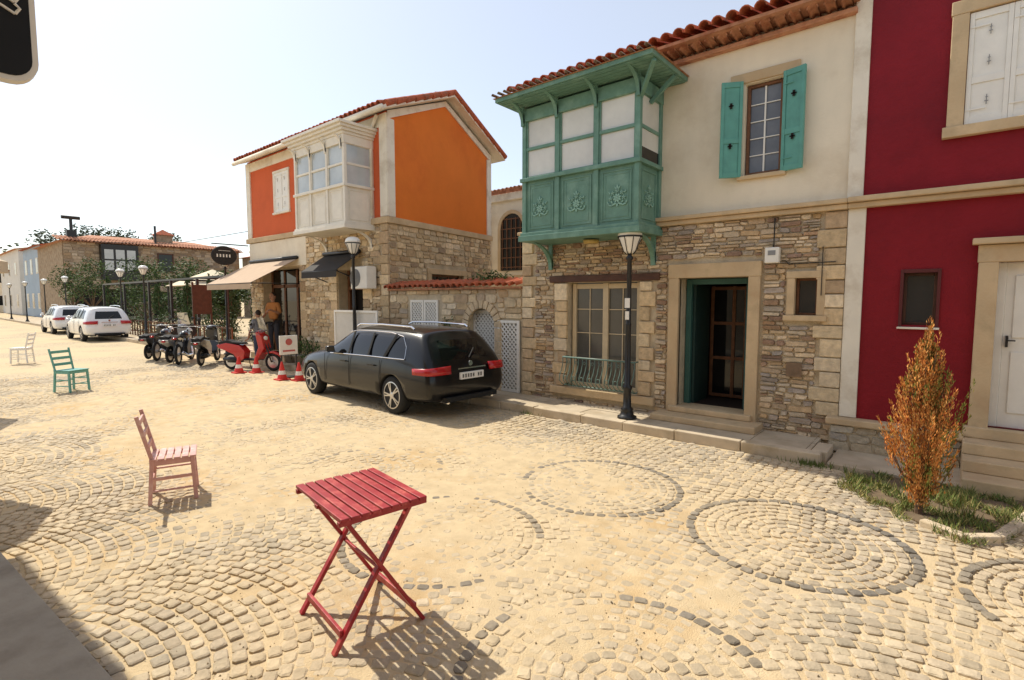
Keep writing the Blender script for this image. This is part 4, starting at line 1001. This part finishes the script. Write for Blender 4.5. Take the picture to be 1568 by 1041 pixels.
def motorcycle(x,y,rz,pm,s=1.0):
    e=empty("motorcycle",(x,y,0),rz,s); wheels(e,1.36,.30,.05)
    b=B(); ell(b,(.78,0,.82),(.26,.13,.12),M=Matrix.Rotation(.12,4,'Y')); plate2(b,[(-.25,.74),(-.30,.80),(.0,.79),(.3,.72),(.35,.62),(.1,.66)],.08); plate2(b,[(1.15,.60),(1.36,.64),(1.56,.56),(1.36,.61)],.05)
    b.out("tank_and_fairing",pm,e,smooth=False,bevel=.015)
    b=B(); plate2(b,[(-.22,.81),(-.1,.86),(.2,.83),(.5,.80),(.56,.76),(.2,.76)],.11); b.out("seat",M_rub,e,bevel=.02)
    b=B(); plate2(b,[(.45,.28),(.42,.48),(.60,.66),(.82,.62),(.88,.42),(.80,.26)],.13)
    for s_ in (-1,1):
        b.tube([(1.36,s_*.08,.30),(1.12,s_*.08,.92)],.02,8); b.tube([(0,s_*.11,.30),(.2,s_*.11,.70)],.022,8); b.tube([(0,s_*.06,.30),(.5,s_*.06,.34)],.02,6)
        b.tube([(1.04,s_*.24,1.03),(1.02,s_*.30,1.2)],.006,6); ell(b,(1.02,s_*.32,1.22),(.012,.055,.035))
    b.tube([(1.0,-.36,1.0),(1.1,-.18,1.03),(1.1,.18,1.03),(1.0,.36,1.0)],.014,8); b.tube([(.5,.1,.3),(.45,.26,.0)],.012,6); b.bar((.95,0,.8),(.4,0,.7),.04); b.bar((1.05,0,.95),(.85,0,.4),.04)
    b.out("frame_and_engine",M_iron,e)
    b=B(); b.tube([(.85,-.12,.5),(.80,-.15,.22),(.3,-.15,.24),(-.15,-.15,.36)],.03,8,.045); b.out("exhaust",M_chr,e,smooth=True)
    b=B(); ell(b,(1.22,0,.90),(.06,.09,.09)); b.out("headlamp",M_lampw,e,smooth=True); b=B(); ell(b,(-.3,0,.76),(.03,.06,.03)); b.out("rear_lamp",M_taill,e,smooth=True)
    return e
P_r=mat("red_scooter_paint",(.45,.02,.02),.25,.05,5,0,coat=.8); P_k=mat("black_scooter_paint",(.03,.03,.032),.3,.05,5,0,coat=.8); P_s=mat("silver_scooter_paint",(.32,.32,.33),.3,.05,5,0,coat=.6)
scooter(-14.5,5.75,math.radians(28),P_r,1.0,True)
scooter(-15.9,5.5,math.radians(142),P_k,1.05)
motorcycle(-16.7,5.2,math.radians(148),P_k,1.0)
scooter(-17.4,5.2,math.radians(140),P_s,1.05,True)
motorcycle(-18.2,5.1,math.radians(145),P_k,1.0)
scooter(-19.0,5.1,math.radians(140),P_k,1.0)
# ---------------------------------------------------------------- vegetation
def leafcloud(b,c,r,n,size,pal,rr,up=False,thr=-.15,ns=1.6):
    c=Vector(c); k=0; tries=0
    while k<n and tries<n*6:
        tries+=1
        d=Vector((rr.gauss(0,1),rr.gauss(0,1),rr.gauss(0,1))).normalized(); t=rr.random()**.45
        p=Vector((d.x*r[0]*t,d.y*r[1]*t,d.z*r[2]*t))
        nn=noise.noise((p+c)*ns/max(.4,min(r)))
        if nn<thr: continue
        p+=c; a=Vector((rr.uniform(-1,1),rr.uniform(-1,1),rr.uniform(-.6,.6) if not up else rr.uniform(1,2.5))).normalized()*size*rr.uniform(.6,1.3)
        q=a.cross(Vector((rr.uniform(-1,1),rr.uniform(-1,1),rr.uniform(-1,1)))).normalized()*size*(.35 if up else .5)
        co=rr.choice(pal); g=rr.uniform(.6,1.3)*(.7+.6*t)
        b.add([p-a*.5,p+q*.5,p+a*.5,p-q*.5],[(0,1,2,3)],(co[0]*g,co[1]*g,co[2]*g)); k+=1
def tree(name,x,y,h,r,pal=((.05,.085,.025),(.07,.11,.03),(.04,.065,.02)),n=1800,size=.16,seed=1,trunk=.3):
    rr=random.Random(seed); e=empty(name,(x,y,0)); b=B(); b.tube([(0,0,0),(.05,0,h*trunk),(0,.05,h*.7)],.05*h/2.5,8,.02); 
    for k in range(6):
        a=k*1.05; b.tube([(.04,0,h*trunk*.9),(r*.35*math.cos(a),r*.35*math.sin(a),h*(trunk+.12)),(r*.7*math.cos(a),r*.7*math.sin(a),h*(trunk+.3))],.022*h/2.5,6,.008)
    b.out("trunk",M_bark,e,smooth=True); b=B()
    for k in range(9):
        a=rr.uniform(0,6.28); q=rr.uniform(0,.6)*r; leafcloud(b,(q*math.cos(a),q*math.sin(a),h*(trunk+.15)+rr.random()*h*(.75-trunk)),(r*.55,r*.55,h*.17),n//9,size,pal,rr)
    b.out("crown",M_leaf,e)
def cypress(name,x,y,h,r,seed,pal):
    rr=random.Random(seed); e=empty(name,(x,y,0)); b=B(); b.tube([(0,0,0),(0,0,h*.8)],.04,8,.01); b.out("trunk",M_bark,e); b=B()
    for k in range(14):
        t=k/14; z=h*(.1+.85*t); q=r*(1-t)**.6*(.6+.4*min(1,t*6)); leafcloud(b,(rr.uniform(-.08,.08)*r*3,rr.uniform(-.08,.08)*r*3,z),(q,q,h*.09),130,.11,pal,rr,True)
    b.out("crown",M_leaf,e)
GP=((.045,.08,.025),(.06,.10,.03),(.035,.055,.02))
tree("garden_tree",-31,10.0,3.9,1.7,seed=3,trunk=.15); tree("garden_tree",-34,11.5,4.2,1.9,seed=4,trunk=.15); tree("garden_tree",-28.5,11.0,3.6,1.6,seed=5,trunk=.15); tree("garden_tree",-24.5,9.6,3.0,1.1,seed=6,trunk=.12); tree("garden_tree",-37,9.8,4.2,1.7,seed=7,trunk=.15); tree("garden_tree",-22.5,10.6,3.2,1.2,seed=17,trunk=.12); tree("garden_tree",-41,11,4.4,1.8,seed=18,trunk=.15)
for q in ((-23.5,8.6,3.0,.35,11),(-22.0,8.8,2.8,.33,12),(-25.8,8.5,3.2,.36,13),(-21.0,9.3,2.6,.3,14),(-30,8.6,3.3,.4,15),(-41,9.0,3.6,.4,16)): cypress("cypress_tree",q[0],q[1],q[2],q[3],q[4],GP)
tree("street_tree",-45,9.0,4.6,1.7,seed=8); tree("street_tree",-51,9.0,4.6,1.6,seed=9)
b=B(); rr=random.Random(9)
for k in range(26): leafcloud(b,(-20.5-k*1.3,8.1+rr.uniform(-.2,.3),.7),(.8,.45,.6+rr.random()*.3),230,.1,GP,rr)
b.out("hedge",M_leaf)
b=B(); rr=random.Random(19)
for k in range(46):
    leafcloud(b,(-170-rr.uniform(0,60),12+k*3.4+rr.uniform(-3,3),4+rr.random()*4),(6,6,5+rr.random()*4),150,1.3,((.05,.07,.035),(.07,.09,.045)),rr)
for k in range(14): leafcloud(b,(-122-rr.uniform(0,10),19+k*1.5,11.0+rr.random()*3.0),(3.2,2.6,2.2),260,.6,((.04,.06,.03),(.05,.07,.035)),rr)
for k in range(12): b.tube([(-126,19+k*1.5,0),(-126,19.3+k*1.5,10)],.2,6)
b.c=b.c+[(.06,.045,.03)]*(len(b.v)-len(b.c))
b.out("distant_trees",M_leaf)
# golden conifer in its bed
e=empty("golden_conifer",(-.13,5.6,0)); b=B(); rr=random.Random(77)
b.tube([(0,0,0),(.01,0,.5),(0,0,1.4)],.03,8,.008)
for k in range(26):
    a=rr.uniform(0,6.28); z=rr.uniform(.12,1.1); q=.26*(1-z/1.8); b.tube([(0,0,z),(q*.6*math.cos(a),q*.6*math.sin(a),z+.12),(q*math.cos(a),q*math.sin(a),z+.34)],.007,5,.003)
b.out("trunk",M_bark,e); b=B()
OR=[(.70,.29,.07),(.60,.21,.05),(.76,.39,.11),(.48,.17,.045),(.68,.36,.12)]; YG=[(.28,.28,.06),(.16,.21,.045),(.36,.30,.07)]
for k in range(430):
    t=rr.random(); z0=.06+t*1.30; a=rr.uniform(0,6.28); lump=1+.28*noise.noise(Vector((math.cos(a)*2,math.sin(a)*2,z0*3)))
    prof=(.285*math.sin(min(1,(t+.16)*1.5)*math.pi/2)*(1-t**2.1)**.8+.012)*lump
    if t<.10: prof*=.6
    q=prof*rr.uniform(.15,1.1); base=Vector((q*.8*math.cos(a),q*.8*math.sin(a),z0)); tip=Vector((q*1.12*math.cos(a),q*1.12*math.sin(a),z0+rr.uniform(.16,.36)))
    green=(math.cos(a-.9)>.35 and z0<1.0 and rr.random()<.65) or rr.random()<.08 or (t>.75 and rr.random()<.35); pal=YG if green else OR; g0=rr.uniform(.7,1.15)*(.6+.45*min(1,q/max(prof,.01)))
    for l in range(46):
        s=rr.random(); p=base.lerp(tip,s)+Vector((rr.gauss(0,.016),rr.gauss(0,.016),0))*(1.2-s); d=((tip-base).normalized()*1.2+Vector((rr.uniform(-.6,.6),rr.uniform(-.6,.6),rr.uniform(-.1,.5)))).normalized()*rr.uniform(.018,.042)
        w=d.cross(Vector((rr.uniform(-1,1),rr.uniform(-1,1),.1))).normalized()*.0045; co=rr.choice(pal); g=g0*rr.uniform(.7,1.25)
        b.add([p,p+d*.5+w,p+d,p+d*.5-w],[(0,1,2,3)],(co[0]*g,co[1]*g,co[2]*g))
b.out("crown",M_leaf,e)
e=empty("planting_bed",(0,0,0))
bedp=[(-.72,5.98),(-.1,5.36),(.18,5.2),(.36,5.35),(.75,6.6),(-.62,6.6)]
mesh("bed_soil",[(x,y,.014) for x,y in bedp]+[(x,y,-.03) for x,y in bedp],[tuple(range(6))]+[(i,(i+1)%6,6+(i+1)%6,6+i) for i in range(6)],M_soil,e)
b=B()
for (p,q) in ((bedp[1],bedp[2]),(bedp[2],bedp[3]),(bedp[3],bedp[4])):
    p=Vector((*p,.01));q=Vector((*q,.01)); L_=(q-p).length; n=max(1,int(L_/.28))
    for k in range(n): b.bar(p.lerp(q,k/n+.01),p.lerp(q,(k+1)/n-.01),.08,.08+R.uniform(-.015,.02))
b.out("bed_edging",M_kerb,e,bevel=.012)
def inbed(x,y):
    mn=9
    for i in range(6):
        a=bedp[i]; c=bedp[(i+1)%6]
        mn=min(mn,((c[0]-a[0])*(y-a[1])-(c[1]-a[1])*(x-a[0]))/math.hypot(c[0]-a[0],c[1]-a[1]))
    return mn
b=B(); rr=random.Random(4); k=0
while k<12000:
    x=rr.uniform(-.85,.8); y=rr.uniform(5.1,6.62); k+=1
    if inbed(x,y)<-.09+.14*noise.noise(Vector((x*7,y*7,2))) or noise.noise(Vector((x*4,y*4,0)))<-.08: continue
    h=rr.uniform(.02,.08)*(1.4 if noise.noise(Vector((x*3,y*3,5)))>.1 else .8); a=rr.uniform(0,6.28); w=Vector((math.cos(a),math.sin(a),0))*.0045; lean=Vector((rr.uniform(-.05,.05),rr.uniform(-.05,.05),h)); p=Vector((x,y,.012)); g=rr.uniform(.6,1.3)
    co=(.15,.20,.05) if rr.random()<.65 else (.38,.32,.12)
    b.add([p-w,p+w,p+lean*.6+w*.7,p+lean],[(0,1,2,3)],(co[0]*g,co[1]*g,co[2]*g))
for (cx,cy,n_) in ((-1.15,6.52,90),(-1.0,6.55,60),(-5.2,6.55,30),(-7.6,6.5,30)):
    for q in range(n_):
        p=Vector((cx+rr.gauss(0,.1),cy+rr.gauss(0,.04),0)); h=rr.uniform(.02,.08); w=Vector((.004,.002,0)); lean=Vector((rr.uniform(-.03,.03),rr.uniform(-.03,.03),h)); b.add([p-w,p+w,p+lean*.6+w*.7,p+lean],[(0,1,2,3)],(.14,.18,.05))
b.out("grass",M_leaf,e)
# ---------------------------------------------------------------- far buildings
Tv=empty("stone_tavern")
MT=Matrix(((0,-1,0,-59),(1,0,0,10),(0,0,1,0),(0,0,0,1)))
M_far=mat("far_stone",(.36,.28,.195),.95,.35,3,.5,6,c2=(.28,.19,.12),c2scale=2.5,bdist=.05,spec=.1)
wall("gable_wall",0,14.6,0,0,6.9,[(.6,5.3,.3,2.8),(6.5,8,.3,2.6)],M_far,Tv,MT,rev=.4)
rubble("gable_stonework",0,14.6,0,0,6.9,[(.6,5.3,.3,2.8),(2.5,5.3,3.5,6.85),(7,8.35,4.5,6.3),(6.5,8,.3,2.6)],(.2,.36),(.3,.7),[(.40,.31,.22),(.30,.22,.15),(.46,.37,.27)],Tv,MT,depth=.05,gap=.04,seed=51)
box("core",.02,14.58,.5,12,0,6.9,M_far,Tv,MT); box("dark_openings",.5,8.2,.42,.45,.2,2.9,M_dark,Tv,MT)
box("timber_bay",2.5,5.3,-.7,.0,3.6,6.8,M_iron,Tv,MT)
b=B()
for k in range(3):
    for j in range(2): b.box(2.72+k*.84,3.38+k*.84,-.72,-.705,4.5+j*1.0,5.35+j*1.0)
b.out("timber_bay_windows",mat("far_pane",(.5,.52,.52),.2,.1,2,0),Tv,MT)
surround("upper_window_surround",7.1,8.25,0,4.6,6.2,.12,.06,M_wood,Tv,MT); box("upper_window",7.1,8.25,-.02,.0,4.6,6.2,M_glassd,Tv,MT)
b=B(); b.add([(-.4,-.5,6.9),(15,-.5,6.9),(15,12.4,6.9),(-.4,12.4,6.9),(3,5.5,8.1),(12,5.5,8.1)],[(0,1,5,4),(1,2,5),(2,3,4,5),(3,0,4),(0,3,2,1)]); b.out("roof",M_tileb,Tv,MT)
tiles("roof_edge_tiles",(-58.4,9.7,6.92),(0,1,0),(-1,0,.22),58,.26,2.5,M_tileb,Tv,3,r=.12)
b=B(); b.box(.5,1.2,1,1.5,6.9,8.0,MT); b.tube([MT@Vector((.85,1.2,8)),MT@Vector((.85,1.2,9.1))],.12,8); b.tube([MT@Vector((.2,1.2,9.1)),MT@Vector((1.5,1.2,9.1))],.16,8); b.tube([MT@Vector((7.2,1,6.9)),MT@Vector((7.2,1,9.0))],.1,8); b.out("metal_flues",M_iron,Tv)
b=B(); b.box(7.6,9.0,2,3,6.9,8.3,MT); b.out("chimney",M_far,Tv); b=B(); b.add([MT@Vector(p) for p in ((7.4,1.8,8.3),(9.2,1.8,8.3),(9.2,3.2,8.3),(7.4,3.2,8.3),(8.3,2.5,8.9))],[(0,1,4),(1,2,4),(2,3,4),(3,0,4)]); b.out("chimney_cap",M_tile,Tv)
def simple_house(name,x0,x1,y0,y1,h,m,roof,rows=2,cols=3):
    e=empty(name); box("walls",x0,x1,y0,y1,0,h,m,e)
    b=B(); c=(y0+y1)/2; b.add([(x0-.4,y0-.4,h+.0),(x1+.4,y0-.4,h),(x1+.4,y1+.4,h),(x0-.4,y1+.4,h),(x0-.4,c,h+1.2),(x1+.4,c,h+1.2)],[(0,1,5,4),(2,3,4,5),(1,2,5),(3,0,4),(0,3,2,1)]); b.out("roof",roof,e)
    b=B(); s=B()
    for j in range(rows):
        for k in range(cols):
            y=y0+(y1-y0)*(k+.5)/cols; z=1.0+j*h/rows; b.box(x1+.01,x1+.04,y-.5,y+.5,z,z+1.4); s.box(x1+.005,x1+.03,y-.62,y+.62,z-.12,z+1.52)
            x=x0+(x1-x0)*(k+.5)/cols; b.box(x-.5,x+.5,y0-.04,y0-.01,z,z+1.4); s.box(x-.62,x+.62,y0-.03,y0-.005,z-.12,z+1.52)
    b.out("windows",M_glassd,e); s.out("window_surrounds",M_white,e)
simple_house("blue_house",-82,-72,10.3,20,7.4,mat("blue_render",(.36,.44,.52),.9,.1,1,.1),M_tile)
simple_house("white_house",-102,-86,10.4,22,7.9,mat("bright_render",(.66,.63,.57),.9,.1,1,.1),M_tileb)
simple_house("beige_house",-125,-106,9.5,18,6.5,M_cream,M_tile); simple_house("beige_house",-155,-130,6,18,7,M_white,M_tile)
simple_house("stone_cottage",-58,-44,24.5,34,6.2,M_far,M_tile)
e=empty("antenna_mast",(-140,13.6,0)); b=B()
for q in ((-.5,-.5),(.5,-.5),(.5,.5),(-.5,.5)): b.bar((q[0],q[1],0),(q[0]*.4,q[1]*.4,24),.16)
for k in range(16):
    z=k*1.5; w=.5-.3*k/16; b.bar((-w,-w,z),(w,w,z+1.5),.09); b.bar((w,-w,z),(-w,w,z+1.5),.09)
b.out("lattice",mat("mast_metal",(.35,.25,.24),.5,.1,2,0),e)
e=empty("terrace_canopy",(-27.5,10.2,0)); b=B(); b.add([(-1.8,-1.5,2.5),(1.8,-1.5,2.5),(1.8,1.5,2.5),(-1.8,1.5,2.5),(0,0,3.3)],[(0,1,4),(1,2,4),(2,3,4),(3,0,4)]); b.out("canvas",mat("cream_canvas",(.7,.6,.42),.9,.08,2,0),e); b=B()
for q in ((-1.7,-1.4),(1.7,-1.4),(1.7,1.4),(-1.7,1.4)): b.tube([(q[0],q[1],0),(q[0],q[1],2.5)],.04,8)
b.out("posts",M_iron,e)
e=empty("terrace_fence"); b=B()
for k in range(60): x=-19.5-k*.42; b.box(x,x+.05,7.75,7.79,.1,.85)
b.box(-44.6,-19.4,7.76,7.78,.8,.85); b.box(-44.6,-19.4,7.76,7.78,.3,.35); b.out("rails",M_woodb,e)
e=empty("terrace_pergola"); b=B()
for x in (-20.2,-23.0,-26.0,-29.0,-33,-37): b.bar((x,7.95,0),(x,7.95,2.7),.09); b.bar((x,7.95,2.7),(x,11,2.7),.08)
b.bar((-20.2,7.95,2.7),(-37,7.95,2.7),.08); b.out("posts",M_iron,e)
e=empty("menu_board",(-21.6,7.6,0)); b=B(); b.bar((0,-.3,0),(0,-.3,2.5),.06); b.bar((0,.3,0),(0,.3,2.5),.06); b.box(-.02,.02,-.27,.27,1.3,2.4); b.out("panel",M_wood,e)
e=empty("round_board",(-20.6,6.6,0)); b=B(); b.lathe([(0,0),(.42,0),(.42,.05),(0,.05)],n=24,M=Matrix.Translation((0,0,.75))@Matrix.Scale(.7,4,(0,0,1))@Matrix.Rotation(math.pi/2,4,'Y')); b.bar((0,-.1,0),(0,-.1,.5),.04); b.bar((0,.1,0),(0,.1,.5),.04); b.out("board",M_black,e)
for (x,y,s) in ((-13.3,7.0,.5),(-12.8,7.05,.42),(-19.6,7.2,.5),(-14.0,7.1,.4)):
    e=empty("potted_plant",(x,y,.1)); b=B(); b.lathe([(.10,0),(.17,s*.5),(.19,s*.5),(.19,s*.55),(.15,s*.55)],n=16); b.out("pot",M_conc,e,smooth=True); b=B(); leafcloud(b,(0,0,s*.95),(.28,.28,.32),260,.09,GP,random.Random(int(s*100)),True,-.4); b.out("leaves",M_leaf,e)
# ---------------------------------------------------------------- people
def skin(name,J,E,root,m,parent,lv=2):
    me=bpy.data.meshes.new(name); ks=list(J); me.from_pydata([J[k][0] for k in ks],[(ks.index(a),ks.index(c)) for a,c in E],[]); me.materials.append(m)
    o=link(bpy.data.objects.new(name,me),parent); o.modifiers.new("skin",'SKIN'); 
    sv=me.skin_vertices[0].data if me.skin_vertices else None
    if sv is None:
        bpy.context.view_layer.objects.active=o; bpy.ops.mesh.customdata_skin_add(); sv=me.skin_vertices[0].data
    for i,k in enumerate(ks):
        r=J[k][1]; sv[i].radius=r if isinstance(r,tuple) else (r,r)
    sv[ks.index(root)].use_root=True
    s=o.modifiers.new("s",'SUBSURF'); s.levels=lv; s.render_levels=lv; o.modifiers["skin"].use_smooth_shade=True
    return o
def person(x,y,z,rz,shirt,trous,s=1.0,reach=False):
    e=empty("person",(x,y,z),rz,s); sk=mat("skin",(.42,.22,.14),.6,.1,10,0); hair=mat("hair",(.03,.02,.015),.7,.2,20,.2)
    hy=.28 if reach else .05; hz=1.25 if reach else .82
    T={'pel':((0,0,.95),(.16,.11)),'wai':((0,0,1.08),(.14,.10)),'che':((0,0,1.28),(.17,.12)),'nb':((0,0,1.43),(.09,.08)),
       'sl':((.17,0,1.39),.065),'el':((.24,.03,1.12),.05),'sr':((-.17,0,1.39),.065),'er':((-.25,.02,1.12),.05)}
    skin("shirt",T,[('pel','wai'),('wai','che'),('che','nb'),('che','sl'),('sl','el'),('che','sr'),('sr','er')],'pel',shirt,e)
    Lg={'pel':((0,0,.95),(.15,.11)),'hl':((.09,0,.86),.095),'kl':((.10,.03,.48),.062),'al':((.10,-.01,.09),.042),'hr':((-.09,0,.86),.095),'kr':((-.10,.0,.48),.062),'ar':((-.11,-.04,.09),.042)}
    skin("trousers",Lg,[('pel','hl'),('hl','kl'),('kl','al'),('pel','hr'),('hr','kr'),('kr','ar')],'pel',trous,e)
    for sgn,nm,ex in ((1,'l',.24),(-1,'r',-.25)):
        wr=(ex*1.05,.2 if sgn>0 else hy+.1,.98 if sgn>0 else hz); A_={'a':((ex,.03,1.13),.042),'w':(wr,.026),'p':((wr[0],wr[1]+.06,wr[2]-.02),(.038,.018))}; Ed=[('a','w'),('w','p')]
        for k in range(4): A_['f%d'%k]=((wr[0]-.03+.02*k,wr[1]+.12+.008*(k in(1,2)),wr[2]-.05),.009); A_['g%d'%k]=((wr[0]-.03+.02*k,wr[1]+.14,wr[2]-.085),.007); Ed+=[('p','f%d'%k),('f%d'%k,'g%d'%k)]
        A_['t']=((wr[0]-sgn*.05,wr[1]+.07,wr[2]-.03),.010); Ed.append(('p','t'))
        skin("forearm_hand_"+nm,A_,Ed,'a',sk,e,1)
        fx=.10*sgn; b=B(); ell(b,(fx,.06,.045),(.05,.13,.045)); b.out("shoe_"+nm,M_rub,e,smooth=True)
    b=B(); ell(b,(0,.015,1.60),(.075,.09,.115),16,12); ell(b,(0,.105,1.59),(.013,.02,.022)); ell(b,(.077,.0,1.6),(.012,.022,.03)); ell(b,(-.077,.0,1.6),(.012,.022,.03)); b.tube([(0,0,1.42),(0,.01,1.53)],.052,10); b.out("head",sk,e,smooth=True)
    b=B(); ell(b,(0,-.012,1.635),(.082,.09,.098),16,10); b.out("hair",hair,e,smooth=True)
    b=B(); ell(b,(.03,.095,1.612),(.012,.008,.006)); ell(b,(-.03,.095,1.612),(.012,.008,.006)); ell(b,(0,.1,1.55),(.024,.006,.006)); b.out("eyes_mouth",M_wood,e)
    return e
person(-15.0,7.15,.28,math.radians(200),mat("orange_shirt",(.46,.19,.06),.9,.1,5,0),mat("dark_trousers",(.05,.05,.06),.9,.1,5,0),1.03,True)
person(-15.1,6.75,.0,math.radians(100),mat("grey_shirt",(.22,.23,.25),.9,.1,5,0),mat("jeans",(.06,.08,.13),.9,.1,5,0),.90)
box("shop_doorstep",-16.2,-14.1,6.98,Y+.3,.101,.28,M_trim,O,bevel=.01)
b=B()
b.tube([(-59,12,7.0),(-45,14,6.0),(-30,16,6.4)],.02,4); b.out("overhead_cable",M_black)
# ---------------------------------------------------------------- world, sun, camera
sd=Vector((-.62,.006,.785)).normalized()
w=bpy.data.worlds.new("World"); bpy.context.scene.world=w; w.use_nodes=True; N=w.node_tree.nodes; L=w.node_tree.links
n=N.new("ShaderNodeTexSky"); n.sky_type='NISHITA'; n.sun_disc=False
n.sun_elevation=math.asin(sd.z); n.sun_rotation=math.atan2(sd.x,sd.y); n.dust_density=1.2; n.air_density=1; n.ozone_density=1; n.altitude=50
add=N.new("ShaderNodeVectorMath"); add.operation='ADD'; add.inputs[1].default_value=(3.2,3.1,2.9)
L.new(n.outputs[0],add.inputs[0]); L.new(add.outputs[0],N['Background'].inputs[0]); N['Background'].inputs[1].default_value=.125
l=bpy.data.lights.new("sun",'SUN'); l.energy=5.0; l.angle=math.radians(.5); l.color=(1,.935,.80); o=bpy.data.objects.new("sun",l); link(o)
o.rotation_euler=sd.to_track_quat('Z','Y').to_euler()
cam=bpy.data.cameras.new("camera"); co=bpy.data.objects.new("camera",cam); link(co); bpy.context.scene.camera=co
p=math.atan(62/800)
cam.sensor_width=36; cam.lens=800/1568*36; cam.clip_end=2500; co.location=(0,0,1.85); co.rotation_euler=(math.radians(90)-p,0,math.radians(40))
s=bpy.context.scene; s.view_settings.view_transform='Standard'; s.view_settings.look='None'; s.view_settings.exposure=0
